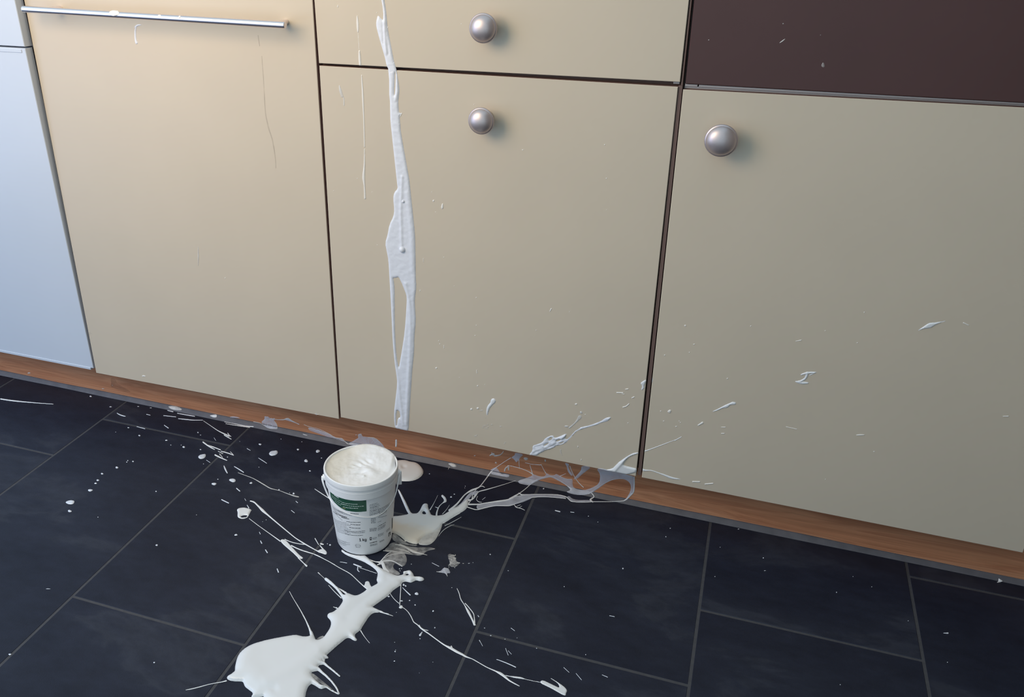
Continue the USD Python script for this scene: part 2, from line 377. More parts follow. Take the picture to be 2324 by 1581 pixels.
# --- white unit on the far left, its fronts stand a little proud and lean out at the top
def proud(px_front, xside):
    d = rays(np.array([px_front], float))[0]; t = (xside - CAM[0]) / d[0]; return CAM + d * t
XS = -0.6125
f0, f1, f2 = proud((33, 0), XS), proud((56.5, 108.5), XS), proud((213, 839.5), XS)
d_ = (f2 - f1) / (f2[2] - f1[2])
u4 = thing('cabinet', 'white kitchen unit front at the left edge, standing slightly proud', 'cabinet', loc=(-0.9, 0.3, 0.09))
obj('body', bx(-1.2, XS - 0.001, 0.0125, 0.62, 0.10, ZT - .002), MAT['white_edge'], u4, smooth=False)
def wq(ztop, zbot, x0=-1.2, x1=XS, dy=0.0):
    ytop = f1[1] + (f1[1] - f2[1]) / (f1[2] - f2[2]) * (ztop - f1[2]) + dy
    ybot = f1[1] + (f1[1] - f2[1]) / (f1[2] - f2[2]) * (zbot - f1[2]) + dy
    return [(x0, ytop, ztop), (x1, ytop, ztop), (x1, ybot, zbot), (x0, ybot, zbot)]
zs = f1[2]
print('white front offsets', f0, f1, f2)
def wpanel(q, depth, ch=0.001):
    return panel(q, depth, ch)
obj('upper_front', wpanel(wq(ZT, zs + 0.0018), 0.020), MAT['white_lacquer'], u4, smooth=False)
wl = obj('door', wpanel(wq(zs - 0.0012, f2[2] + .004), 0.018), MAT['white_lacquer'], u4, smooth=False)
obj('grip_strip', wpanel(wq(zs - 0.0035, zs - 0.0095, -1.2, XS - 0.009, -0.0012), 0.004, 0.0005), MAT['white_lacquer'], wl, smooth=False)
obj('bottom_rail', wpanel(wq(f2[2] + 0.0055, f2[2] - 0.0003, -1.2, XS - 0.0075, -0.0012), 0.010, 0.0005), MAT['white_lacquer'], wl, smooth=False)
obj('worktop', bx(-1.25, 1.25, 0.0, 0.64, ZT + .001, ZT + 0.039, 0.002), MAT['worktop'], None, 'brown kitchen worktop lying on the units above the frame', 'worktop', smooth=False)

# ------------------------------------------------------------------ the bucket
BC = np.array([0.1472, -0.2107]); RB, RT, BH = 0.0492, 0.0648, 0.1585
ZC = 0.128                                           # foot of the rim collar
def r_body(z): return RB + (0.0606 - RB) * np.clip(z, 0, ZC) / ZC
bucket = thing('yogurt_bucket', 'white plastic yogurt bucket with green label, standing open in the spill', 'bucket', loc=(BC[0], BC[1], 0))
Z0 = 0.0
pr = [(0, Z0), (RB - .004, Z0), (RB - .0015, Z0 + .0008), (RB, Z0 + .004)]
pr += [(r_body(z), z) for z in np.linspace(.012, ZC - .001, 14)]
pr += [(0.0612, ZC), (0.0628, ZC + .0004), (0.0632, ZC + .0018), (0.0634, ZC + .0125), (0.0638, ZC + .0135), (0.0634, ZC + .0145), (0.0636, ZC + .0185), (0.0643, ZC + .0195),
       (0.0648, ZC + .0215), (0.0648, BH - .0025), (0.0642, BH - .0006), (0.0630, BH), (0.0617, BH - .0006), (0.0612, BH - .003), (0.0606, BH - .020), (0.048, 0.006), (0, 0.005)]
b = lathe(pr, 128); b.apply_translation((BC[0], BC[1], 0))
obj('body', b, MAT['bucket_plastic'], bucket, smooth=40)

def cone_hit(px, off=0.0):
    """pixel -> (theta, z) on the bucket's outer wall"""
    d = rays(np.atleast_2d(np.asarray(px, float)))
    o = CAM - np.array([BC[0], BC[1], 0])
    k = (0.0606 - RB) / ZC
    r0 = RB + off
    # |o+td|_xy = r0 + k*(oz+t dz)
    a = d[:, 0] ** 2 + d[:, 1] ** 2 - (k * d[:, 2]) ** 2
    bb = 2 * (d[:, 0] * o[0] + d[:, 1] * o[1] - k * d[:, 2] * (r0 + k * o[2]))
    c = o[0] ** 2 + o[1] ** 2 - (r0 + k * o[2]) ** 2
    disc = np.maximum(bb * bb - 4 * a * c, 0)
    t = (-bb - np.sqrt(disc)) / (2 * a)
    p = o + d * t[:, None]
    return np.column_stack([np.arctan2(p[:, 1], p[:, 0]), p[:, 2]])

def cone_pt(th, z, off=0.0):
    r = r_body(z) + off
    return np.column_stack([BC[0] + r * np.cos(th), BC[1] + r * np.sin(th), z])

def crop(o, s, pts):
    p = np.array(pts, float).copy(); p[:, 0] = p[:, 0] / s + o[0]; p[:, 1] = p[:, 1] / s + o[1]
    if p.shape[1] > 2: p[:, 2] /= s
    return p

def cone_patch(poly, off):
    """a flat print (polygon in arc length, height) wrapped on the bucket wall"""
    poly = poly.segmentize(0.003)
    out = []
    for g in getattr(poly, 'geoms', [poly]):
        if g.is_empty or g.area < 1e-8: continue
        P = [np.array(g.exterior.coords)[:-1]] + [np.array(i.coords)[:-1] for i in g.interiors]
        P = np.vstack(P)
        mnx, mny, mxx, mxy = g.bounds
        gx, gy = np.meshgrid(np.arange(mnx, mxx, .003), np.arange(mny, mxy, .003))
        q = np.column_stack([gx.ravel(), gy.ravel()])
        if len(q): q = q[shapely.contains_xy(g.buffer(-.0008), q[:, 0], q[:, 1])]
        P = np.vstack([P, q]); P = np.unique(P.round(7), axis=0)
        t = Delaunay(P).simplices; c = P[t].mean(1)
        t = t[shapely.contains_xy(g, c[:, 0], c[:, 1])]
        e1, e2 = P[t[:, 1]] - P[t[:, 0]], P[t[:, 2]] - P[t[:, 0]]
        fl = e1[:, 0] * e2[:, 1] - e1[:, 1] * e2[:, 0] < 0
        t[fl] = t[fl][:, ::-1]
        out.append(trimesh.Trimesh(cone_pt(P[:, 0] / RA, P[:, 1], off), t, process=False))
    return cat_meshes(out)
RA = 0.055                                           # arc length scale
def lab(pts, o=(730, 1080), s=8.322):
    h = cone_hit(crop(o, s, pts)); return Polygon(np.column_stack([h[:, 0] * RA, h[:, 1]]))
def lab_pt(p, o=(730, 1080), s=8.322):
    h = cone_hit(crop(o, s, [p]))[0]; return np.array([h[0] * RA, h[1]])

green = lab([(158, 288), (250, 335), (350, 378), (450, 412), (560, 433), (680, 442), (842, 437), (849, 662), (760, 672), (640, 674), (530, 660), (460, 648),
             (400, 620), (340, 583), (280, 530), (240, 490), (200, 435), (172, 392)])
gl = obj('label', cone_patch(green, 0.00012), MAT['label_green'], bucket, 'green label band with pale print', smooth=True)

def words(p0, p1, h, seed, fill=0.82, o=(730, 1080), s=8.322):
    """a line of small illegible print between two crop points: short word strokes of uneven length"""
    a, b = lab_pt(p0, o, s), lab_pt(p1, o, s)
    L = np.linalg.norm(b - a); u = (b - a) / L; n = np.array([-u[1], u[0]]); h = h * 1.25
    r = random.Random(seed); x = 0; out = []
    while x < L:
        w = r.uniform(.0012, .0042)
        w = min(w, L - x)
        q = [a + u * x - n * h / 2, a + u * (x + w) - n * h / 2, a + u * (x + w) + n * h / 2 * r.uniform(.7, 1.0), a + u * x + n * h / 2 * r.uniform(.7, 1)]
        if w > .0006: out.append(Polygon(q))
        x += w + r.uniform(.0004, .0009)
    return unary_union(out)

wl_ = [((235, 350), (325, 412), .0022), ((380, 492), (678, 530), .0012), ((360, 520), (470, 545), .0012), ((480, 552), (810, 562), .0011), ((405, 575), (690, 607), .0013), ((185, 350), (375, 480), .0007), ((190, 380), (350, 505), .0007), ((250, 470), (375, 555), .0007)]
obj('print', cone_patch(unary_union([words(a, b, h, i) for i, (a, b, h) in enumerate(wl_)]), 0.0002), MAT['print_white'], gl, 'pale small print lines', smooth=True)
obj('print', cone_patch(words((390, 595), (450, 615), .001, 91), 0.0002), MAT['print_yellow'], gl, 'yellowish small print line', smooth=True)
dk = [((895, 440), (1300, 240), .0009), ((545, 700), (702, 715), .0011), ((330, 735), (478, 772), .0010), ((370, 772), (520, 810), .0010), ((215, 660), (360, 745), .0009),
      ((470, 855), (735, 868), .0009), ((540, 905), (728, 920), .0009), ((520, 965), (735, 982), .0009), ((430, 1015), (830, 1028), .0008), ((480, 1045), (815, 1062), .0008),
      ((440, 1085), (780, 1115), .0008), ((910, 1262), (1055, 1225), .0016), ((1060, 950), (1210, 868), .0009), ((300, 640), (420, 700), .0006)]
obj('print', cone_patch(unary_union([words(a, b, h, 20 + i) for i, (a, b, h) in enumerate(dk)]), 0.00015), MAT['print_dark'], bucket, 'dark small print lines', smooth=True)
gy = []
for i in range(7): gy.append(((205 + i * 8, 560 + i * 22), (480 - i * 15 + (i % 3) * 60, 700 + i * 22), .0007))
for i in range(9): gy.append(((232 + i * 8, 790 + i * 30), (470 + (i % 3) * 40, 880 + i * 26), .0007))
for i in range(5): gy.append(((270 + i * 10, 1120 + i * 30), (465 + (i % 2) * 70, 1240 + i * 18), .0006))
for i in range(10): gy.append(((905, 545 + i * 22), (1050 + (i % 3) * 30, 505 + i * 21), .0008))
for i in range(7): gy.append(((1065 + i * 4, 630 - i * 4 + i * 24), (1290 - i * 10, 500 + i * 26), .0007))
for i in range(4): gy.append(((930, 805 + i * 26), (1020, 795 + i * 26), .0011))
for i in range(4): gy.append(((905, 990 + i * 17), (1040, 975 + i * 16), .0008))
for i in range(3): gy.append(((1060, 985 + i * 19), (1200, 905 + i * 18), .0008))
for i in range(3): gy.append(((960, 1165 + i * 15), (1040, 1150 + i * 15), .0006)); gy.append(((1065, 1105 + i * 18), (1170, 1062 + i * 18), .0007))
for i in range(3): gy.append(((915, 1295 + i * 12), (1050, 1265 + i * 12), .0007)); gy.append(((1095, 1230 + i * 10), (1180, 1188 + i * 10), .0006))
for i in range(3): gy.append(((1220, 1025 + i * 16), (1290, 965 + i * 16), .0007))
gy += [((640, 1310), (735, 1312), .0006), ((645, 1340), (725, 1340), .0006), ((1070, 780), (1230, 740), .0007), ((1060, 870), (1130, 840), .0007)]
obj('print', cone_patch(unary_union([words(a, b, h, 60 + i) for i, (a, b, h) in enumerate(gy)]), 0.00015), MAT['print_grey'], bucket, 'grey small print lines', smooth=True)
# recycling mark ring, bracket icon, bar at the edge and "1 kg"
c_ = lab_pt((685, 1313)); ring = Point(*c_).buffer(.0052).difference(Point(*c_).buffer(.0047))
obj('print', cone_patch(shapely.affinity.scale(ring, 1.0, .75), 0.00016), MAT['print_grey'], bucket, 'round grey mark', smooth=True)
ic = [lab([(1262, 1075), (1298, 1042), (1298, 1110), (1288, 1116), (1288, 1070), (1272, 1084), (1272, 1140), (1262, 1142)]), lab([(908, 1155), (945, 1150), (945, 1205), (908, 1210)]).difference(lab([(918, 1165), (935, 1162), (935, 1190), (918, 1192)])),
      lab([(1325, 800), (1340, 780), (1338, 960), (1322, 1010)])]
obj('print', cone_patch(unary_union([g.buffer(0) for g in ic]), 0.00016), MAT['print_dark'], bucket, 'small dark icons', smooth=True)
tm = meshkit.text_mesh('1 kg', 1.0, 0.02, bold=True)
p0, p1 = lab_pt((712, 1225)), lab_pt((848, 1225)); ph = lab_pt((712, 1178))
tw = tm.bounds[1][0] - tm.bounds[0][0]
v = tm.vertices.copy(); sc = (p1[0] - p0[0]) / tw; sch = (ph[1] - p0[1])
th = (p0[0] + (v[:, 0] - tm.bounds[0][0]) * sc) / RA
zz = p0[1] + v[:, 1] * sch + (v[:, 0] - tm.bounds[0][0]) / tw * (p1[1] - p0[1]) * 0
tm.vertices = cone_pt(th, zz, 0) + np.column_stack([np.cos(th), np.sin(th), 0 * th]) * (v[:, 2:3] * .008 + .0001)
obj('lettering', tm, MAT['print_dark'], bucket, 'bold dark lettering reading 1 kg', smooth=False)

# ears and bail
vd = np.array([BC[0], BC[1]]) - CAM[:2]; vd /= np.linalg.norm(vd); pv = np.array([-vd[1], vd[0]])   # left as seen
def ear(side, zc):
    c = BC + pv * side * 0.0640
    e = trimesh.creation.cylinder(0.0055, 0.006, sections=24)
    e.apply_transform(trimesh.geometry.align_vectors([0, 0, 1], [pv[0], pv[1], 0])); e.apply_translation((c[0], c[1], zc))
    k = trimesh.creation.cylinder(0.0030, 0.004, sections=20)
    k.apply_transform(trimesh.geometry.align_vectors([0, 0, 1], [pv[0], pv[1], 0])); c2 = BC + pv * side * 0.0672; k.apply_translation((c2[0], c2[1], zc))
    return cat_meshes([e, k])
obj('ear', ear(1, .1375), MAT['bucket_plastic'], bucket, smooth=40)
obj('ear', ear(-1, .1375), MAT['bucket_plastic'], bucket, smooth=40)
bail_px = crop((680, 960), 4.79, [(330, 815), (365, 870), (420, 920), (500, 968), (600, 1003), (700, 1019), (780, 1018), (860, 995), (920, 955), (975, 890), (1010, 840)])
bh = cone_hit(bail_px); bp = cone_pt(bh[:, 0], bh[:, 1], .0009)
eL = np.array([*(BC + pv * .0682), .1375]); eR = np.array([*(BC - pv * .0682), .1375])
midL = eL * .45 + bp[0] * .55 + np.array([*(pv * .0015), 0]); midR = eR * .45 + bp[-1] * .55 + np.array([*(-pv * .0015), 0])
path = np.vstack([[eL], [midL], bp, [midR], [eR]])
from scipy.interpolate import CubicSpline
tt = np.r_[0, np.cumsum(np.linalg.norm(np.diff(path, axis=0), axis=1))]
cs = CubicSpline(tt, path); path = cs(np.linspace(0, tt[-1], 70))
rr = np.interp(np.linspace(0, 1, 70), [0, .12, .22, .78, .9, 1], [.0016, .0014, .0006, .0006, .0014, .0016])
obj('bail_handle', tube(path, rr, 10), MAT['bucket_plastic'], bucket, 'thin white plastic bail hanging down the front', smooth=True)
tq = BC - pv * 0.0655
tab = bx(-.0048, .0048, -.0014, .0014, -.014, .014, .0006); tab.apply_transform(trimesh.geometry.align_vectors([0, 1, 0], [vd[0], vd[1], 0])); tab.apply_translation((tq[0], tq[1], .1255))
obj('tab', tab, MAT['bucket_plastic'], bucket, 'flat white tab below the right ear', smooth=False)

# yogurt standing in the bucket, heaped over the rim on the far right
nr, nt = 46, 160
rad = np.linspace(0, 1, nr) ** 0.8
T = np.linspace(0, 2 * np.pi, nt, endpoint=False)
rt_dir = -pv                                           # to the right as seen
far = vd
rgt = np.cos(T) * rt_dir[0] + np.sin(T) * rt_dir[1]
fa = np.cos(T) * far[0] + np.sin(T) * far[1]
heap = np.clip((rgt * .75 + fa * .66 - .35) / .4, 0, 1); heap = heap * heap * (3 - 2 * heap)        # far right
near = np.clip((rgt * .8 - fa * .6 - .55) / .25, 0, 1)                                              # near right: pulled back from the wall
Rm_ = 0.0612 + heap * 0.0030 - near * 0.0055
V = []
for r in rad:
    x = BC[0] + Rm_ * r * np.cos(T); y = BC[1] + Rm_ * r * np.sin(T)
    a = (x - BC[0]) * rt_dir[0] + (y - BC[1]) * rt_dir[1]; c = (x - BC[0]) * far[0] + (y - BC[1]) * far[1]
    z = 0.1532 + 0.0016 * np.exp(-((a - .02) / .03) ** 2) - .002 * np.exp(-((a + .03) ** 2 + (c + .0) ** 2) / .02 ** 2)
    for da, dc, ang, w, l, amp in ((-.004, .006, .9, .0035, .010, -.0035), (.006, .010, .7, .0032, .012, -.0036), (.014, .013, .6, .003, .009, -.0028), (-.014, .004, 1.2, .003, .007, -.002), (-.002, -.017, 1.6, .003, .010, -.003), (.010, -.012, .4, .006, .012, .0022), (.004, -.030, 0, .0025, .0025, .002), (.02, -.02, .5, .008, .014, .0025), (.028, .018, .3, .012, .016, .002)):
        dx, dy = a - da, c - dc
        uu = dx * math.cos(ang) + dy * math.sin(ang); ww = -dx * math.sin(ang) + dy * math.cos(ang)
        z = z + amp * np.exp(-(ww / l) ** 2 - (uu / w) ** 2)
    z = z + (meshkit.fbm(np.column_stack([x * 130, y * 130, 0 * x]), 3, 4) - .5) * .0016
    edge = np.clip((r - .86) / .14, 0, 1)
    z = z + heap * (.0060 * np.clip((r - .45) / .45, 0, 1)) + edge ** 2 * (.0022 * (1 - heap) * (1 - near)) - near * edge ** 2 * .003 - heap * edge ** 3 * .0016 + heap * .0006
    V.append(np.column_stack([x, y, z]))
Re = np.maximum(Rm_, .0609); ze = np.where(near > .05, .1508 - near * .001, V[-1][:, 2] - .0008)
V.append(np.column_stack([BC[0] + Re * np.cos(T), BC[1] + Re * np.sin(T), ze])); nr += 1
V = np.vstack(V); F = []
for i in range(nr - 1):
    for j in range(nt):
        a, b_ = i * nt + j, i * nt + (j + 1) % nt
        F += [(a, a + nt, b_ + nt), (a, b_ + nt, b_)]
yg = trimesh.Trimesh(V, np.array(F), process=False); yg.merge_vertices(); yg.update_faces(yg.nondegenerate_faces())
ybk = obj('yogurt_in_bucket', yg, MAT['yogurt_fill'], None, 'thick white yogurt filling the open bucket to the rim', 'yogurt', smooth=True)

# ------------------------------------------------------------------ yogurt on doors, plinth, joint and floor
# surfaces: where the camera's pixels fall, each with its true plane
def region_world(quad): return Polygon(proj(np.array(quad, float)))
S = {}
def surf(name, region, o, u, v): 
    o, u, v = (np.array(a, float) for a in (o, u, v)); S[name] = (region, o, u / np.linalg.norm(u), v / np.linalg.norm(v))
def quad_region(q): return Polygon(proj(np.array([(a, 0.0, b) for a, b in q])))
X, Yv, Z = (1, 0, 0), (0, 1, 0), (0, 0, 1)
doors = {}
for nm, q in (('dw', dw_q), ('drawer', dr_q), ('door2', dd_q), ('door3', d3_q), ('brown', b3_q)):
    doors[nm] = quad_region(q); surf(nm, doors[nm], (0, 0.0, 0), X, Z)
alld = unary_union(list(doors.values())).buffer(.01)
pl = region_world([(-1.2, YP, .0088), (1.7, YP, .0088), (1.7, YP, .13), (-1.2, YP, .13)]).difference(alld)
se = region_world([(-1.2, .050, .0), (1.7, .050, .0), (1.7, YP, .0088), (-1.2, YP, .0088)])
fl = region_world([(-.9, .050, 0), (1.5, .050, 0), (1.3, -.82, 0), (-.62, -.82, 0)])
foot = Polygon(proj(np.column_stack([BC[0] + (RB + .0004) * np.cos(np.linspace(0, 6.2832, 60)), BC[1] + (RB + .0004) * np.sin(np.linspace(0, 6.2832, 60)), np.zeros(60)]))).buffer(0).simplify(.2)
fl = fl.buffer(0).difference(foot)
surf('plinth', pl, (0, YP, 0), X, Z)
surf('joint', se, (0, .0495, 0), X, (0, .008, .0088))
surf('floor', fl, (0, 0, 0), X, Yv)

PATCHES = [S[k][0] for k in doors] + [unary_union([S[k][0].buffer(.4) for k in ('plinth', 'joint', 'floor')]).buffer(-.35)]

def to_plane(px, s):
    _, o, u, v = S[s]; n = np.cross(u, v)
    p = on_plane(px, o, n) - o
    return np.column_stack([p @ u, p @ v])
def from_plane(uv, h, s):
    _, o, u, v = S[s]; n = np.cross(u, v)
    return o + uv[:, :1] * u + uv[:, 1:2] * v + np.asarray(h)[:, None] * n

def chaikin(p, it=2):
    p = np.array(p, float)
    for _ in range(it):
        q = np.roll(p, -1, 0); p = np.stack([p * .75 + q * .25, p * .25 + q * .75], 1).reshape(-1, 2)
    return p

def blob(pts, holes=(), it=2):
    g = Polygon(chaikin(pts, it)).buffer(0)
    for h in holes: g = g.difference(Polygon(chaikin(h, it)).buffer(0))
    return g

def strand(pts):
    """polyline with widths (x, y, w) -> polygon"""
    p = np.array(pts, float)
    if len(p) > 2:
        t = np.r_[0, np.cumsum(np.linalg.norm(np.diff(p[:, :2], axis=0), axis=1) + 1e-6)]
        from scipy.interpolate import PchipInterpolator
        p = PchipInterpolator(t, p)(np.unique(np.r_[np.linspace(0, t[-1], max(6, int(t[-1] / 4))), t]))
    g = []
    for a, b in zip(p[:-1], p[1:]):
        A_ = Point(a[0], a[1]).buffer(max(a[2], 1.0) / 2, 6); B_ = Point(b[0], b[1]).buffer(max(b[2], 1.0) / 2, 6)
        g.append(unary_union([A_, B_]).convex_hull)
    return unary_union(g)

def oval(x, y, w, h=None, seed=0, rot=0.0):
    h = w * .62 if h is None else h
    r = random.Random(seed * 7919 + int(x * 13 + y)); t = np.linspace(0, 2 * np.pi, 22, endpoint=False)
    k = 1 + .09 * np.cos(2 * t + r.uniform(0, 6)) + .07 * np.cos(3 * t + r.uniform(0, 6))
    px, py = w / 2 * k * np.cos(t), h / 2 * k * np.sin(t)
    return Polygon(np.column_stack([x + px * math.cos(rot) - py * math.sin(rot), y + px * math.sin(rot) + py * math.cos(rot)]))

def relief(px_poly, H=.0015, R=.003, only=None, ridges=(), rough=0.0, smin=.00042, smax=.0018, lift=.00015):
    """thick liquid lying on whatever surfaces the outline covers: domed edges, real height"""
    out = []
    for sname in (only or S):
        reg = S[sname][0]
        part = px_poly.intersection(reg)
        if part.is_empty: continue
        for g in getattr(part, 'geoms', [part]):
            if g.geom_type != 'Polygon' or g.area < .3: continue
            g = g.segmentize(4)
            ext = to_plane(np.array(g.exterior.coords), sname)
            P = Polygon(ext, [to_plane(np.array(i.coords), sname) for i in g.interiors]).buffer(0)
            if P.is_empty or P.area < 5e-8: continue
            for Q in getattr(P, 'geoms', [P]):
                if Q.area < 5e-8: continue
                w = 2 * Q.area / Q.length
                s = float(np.clip(w / 3.0, smin, smax))
                Qs = Q.simplify(s * .12).segmentize(s * 1.3)
                bd = [np.array(Qs.exterior.coords)[:-1]] + [np.array(i.coords)[:-1] for i in Qs.interiors]
                bd = np.vstack(bd)
                x0, y0, x1, y1 = Qs.bounds
                gx = np.arange(x0, x1 + s, s); gyy = np.arange(y0, y1 + s, s * .866)
                mx, my = np.meshgrid(gx, gyy); mx = mx + (np.arange(len(gyy))[:, None] % 2) * s / 2
                q = np.column_stack([mx.ravel(), my.ravel()])
                q = q[shapely.contains_xy(Qs, q[:, 0], q[:, 1])]
                if len(q):
                    dd_ = shapely.distance(shapely.points(q), Qs.boundary); q = q[dd_ > s * .35]
                # keep a spine for narrow strands
                allp = np.unique(np.vstack([bd, q]).round(7), axis=0)
                if len(allp) < 4: continue
                try: t = Delaunay(allp).simplices
                except Exception: continue
                c = allp[t].mean(1); t = t[shapely.contains_xy(Qs, c[:, 0], c[:, 1])]
                if not len(t): continue
                e1, e2 = allp[t[:, 1]] - allp[t[:, 0]], allp[t[:, 2]] - allp[t[:, 0]]
                ar = e1[:, 0] * e2[:, 1] - e1[:, 1] * e2[:, 0]; t = t[np.abs(ar) > 1e-12]; ar = ar[np.abs(ar) > 1e-12]
                t[ar < 0] = t[ar < 0][:, ::-1]
                d = shapely.distance(shapely.points(allp), Qs.boundary)
                rr_ = min(R, max(w * .55, .0004)); hh = min(H, rr_ * .5)
                k_ = np.clip(d / rr_, 0, 1); h = hh * np.sqrt(np.maximum(1 - (1 - k_) ** 2, 0))
                if rough or len(ridges):
                    P3 = from_plane(allp, 0 * d, sname)
                    if rough: h = h * (1 + rough * (meshkit.fbm(P3 * 160, 3, 3) - .5) * 2)
                    if len(ridges):
                        pp = shapely.points(proj(P3))
                        for rl, rw, ra in ridges: h = h + ra * np.exp(-(shapely.distance(pp, rl) / rw) ** 2) * k_
                out.append(trimesh.Trimesh(from_plane(allp, h + lift * np.minimum(1, k_ * 2), sname), t, process=False))
    return cat_meshes(out) if out else None

def pieces(shapes, H, R, only=None, ridges=(), rough=0.0, lift=.00015):
    g = unary_union([s.buffer(0) for s in shapes])
    gs = [q for P in PATCHES for q in (lambda c: getattr(c, 'geoms', [c]))(g.intersection(P)) if q.geom_type == 'Polygon' and q.area > .3]
    ms = [relief(p, H, R, only, ridges, rough, lift=lift) for p in gs]
    return [k for k in ms if k is not None]

def splash(name, label, cat, shapes, H=.0015, R=.003, m='yogurt', films=(), group=None, only=None, fm='yogurt_film', ridges=(), rough=0.0, more=()):
    """one splash: thick strands and blobs, thin translucent films between them, and further parts (name, shapes, material, H, R)"""
    ms = pieces(shapes, H, R, only, ridges, rough)
    if not ms: return None
    if len(ms) == 1 and not films and not more:
        return obj(name, ms[0], MAT[m], None, label, cat, group, smooth=True)
    bb = np.vstack([k.bounds for k in ms]); c = (bb.min(0) + bb.max(0)) / 2; c[2] = bb[:, 2].min()
    t = thing(name, label, cat, group, loc=tuple(np.round(c, 4)))
    for k in ms: obj('strand', k, MAT[m], t, smooth=True)
    for k in (pieces(films, .0006, .002, only, lift=.0001) if films else ()):
        obj('film', k, MAT[fm], t, 'thin translucent film', smooth=True)
    for nm, sh, mm, h_, r_, lb in more:
        for k in pieces(sh, h_, r_, only, lift=.0002): obj(nm, k, MAT[mm], t, lb, smooth=True)
    return t

def C_(o, s):
    return (lambda pts, it=2, holes=(): blob(crop(o, s, pts), [crop(o, s, h) for h in holes], it),
            lambda *pts: strand(crop(o, s, [p if len(p) == 3 else (*p, 5) for p in pts])),
            lambda x, y, w, h=None, rot=0.0: (lambda c: oval(c[0], c[1], w / s, (h if h else w * .62) / s, 1, rot))(crop(o, s, [(x, y)])[0]))
Bb, Bs, Bo = C_((860, 960), 3.748)
Cb, Cs, Co = C_((400, 1250), 3.873)
Db, Ds, Do = C_((240, 880), 3.763)
Eb, Es, Eo = C_((880, 1250), 4.469)
Ab, As, Ao = C_((680, 960), 4.79)
Gb, Gs, Go = C_((720, 0), 5.27)
Hb, Hs, Ho = C_((800, 400), 2.635)
Ub, Us, Uo = C_((700, 0), 2.979)
Vb, Vs, Vo = C_((700, 530), 2.979)
Wb, Ws, Wo = C_((1400, 530), 2.51)
Rb, Rs, Ro = C_((1380, 1000), 9.88)
Pb, Ps, Po = C_((700, 880), 9.88)
Lb, Ls, Lo = C_((0, 530), 2.979)
Mb, Ms, Mo = C_((0, 1050), 2.977)
Nb, Ns, No = C_((0, 0), 2.979)
Ob, Os, Oo = C_((1544, 0), 2.979)

# --- big pool on the floor in front of the bucket
pool = Cb([(440, 1105), (480, 1085), (518, 1055), (515, 1020), (530, 950), (550, 905), (590, 865), (650, 828), (740, 797), (850, 772), (960, 752), (1045, 738), (1075, 742), (1120, 755), (1165, 752), (1188, 735), (1178, 700), (1195, 700),
           (1212, 745), (1225, 780), (1250, 785), (1290, 765), (1320, 725), (1350, 680), (1362, 640), (1355, 605), (1332, 588), (1325, 562), (1345, 546), (1375, 540), (1410, 515), (1440, 480), (1465, 440), (1462, 420),
           (1435, 375), (1395, 325), (1340, 280), (1302, 254), (1303, 237), (1325, 236), (1360, 262), (1410, 310), (1450, 358), (1478, 393), (1500, 368), (1535, 382), (1580, 398), (1640, 370), (1670, 340), (1720, 315), (1775, 285), (1758, 255), (1770, 215),
           (1770, 185), (1740, 152), (1690, 117), (1640, 90), (1560, 62), (1490, 35), (1435, -10), (1520, -30), (1640, 25), (1700, 70), (1750, 120), (1800, 152), (1835, 172), (1870, 190), (1900, 205), (1940, 220), (1980, 215), (1998, 205), (1992, 178), (2010, 182), (2040, 172), (2062, 172), (2085, 200), (2092, 226),
           (2110, 228), (2130, 226), (2160, 230), (2183, 243), (2172, 260), (2140, 266), (2110, 255), (2090, 266), (2060, 280), (2020, 266), (1985, 276), (1978, 300), (1940, 322), (1900, 350), (1870, 387), (1820, 424), (1760, 466), (1712, 500), (1745, 508), (1800, 526), (1790, 540),
           (1730, 542), (1690, 580), (1660, 630), (1632, 670), (1625, 692), (1590, 715), (1570, 732), (1572, 757), (1592, 776), (1582, 792), (1555, 785), (1530, 766), (1500, 762), (1450, 802), (1390, 852), (1340, 897), (1318, 918), (1338, 928), (1338, 944), (1305, 945), (1292, 965), (1270, 985),
           (1240, 1030), (1200, 1050), (1185, 1080), (1200, 1110), (1215, 1150), (1170, 1178), (1150, 1210), (1137, 1255), (1128, 1330), (1070, 1395), (950, 1418), (840, 1385), (785, 1320), (770, 1275), (755, 1280), (650, 1290), (680, 1250), (640, 1220), (600, 1190), (590, 1150), (565, 1145), (510, 1146), (455, 1135)],
          holes=[[(2012, 205), (2040, 198), (2044, 214), (2022, 220)]])
spikes = [Cs((995, 355, 3), (1030, 420, 5), (1080, 500, 7), (1140, 610, 10), (1175, 690, 18), (1195, 755, 36)),
          Cs((1248, 190, 10), (1275, 215, 3), (1305, 242, 3)), Cs((1340, 300, 5), (1390, 355, 6), (1450, 412, 9)), Cs((1385, 300, 4), (1440, 335, 8), (1495, 372, 18)),
          Cs((1720, 505, 26), (1790, 532, 14), (1850, 552, 8), (1905, 570, 3)), Cs((1622, 700, 10), (1650, 745, 6), (1700, 808, 3)), Cs((1380, 490, 4), (1415, 503, 10)),
          Cs((1240, 990, 34), (1290, 985, 26), (1330, 1012, 18), (1385, 1055, 15), (1435, 1098, 13)), Cs((1300, 945, 20), (1300, 975, 10), (1330, 1012, 14)),
          Cs((1190, 1040, 50), (1240, 1035, 36), (1280, 1065, 22), (1330, 1108, 18), (1378, 1160, 16), (1415, 1215, 15), (1430, 1252, 14)),
          Cs((1180, 1130, 60), (1230, 1165, 40), (1280, 1195, 34), (1310, 1192, 18), (1360, 1222, 12), (1425, 1255, 12)),
          Cs((440, 1140, 12), (400, 1150, 8), (300, 1168, 6), (200, 1195, 8), (125, 1213, 8), (85, 1220, 3))]
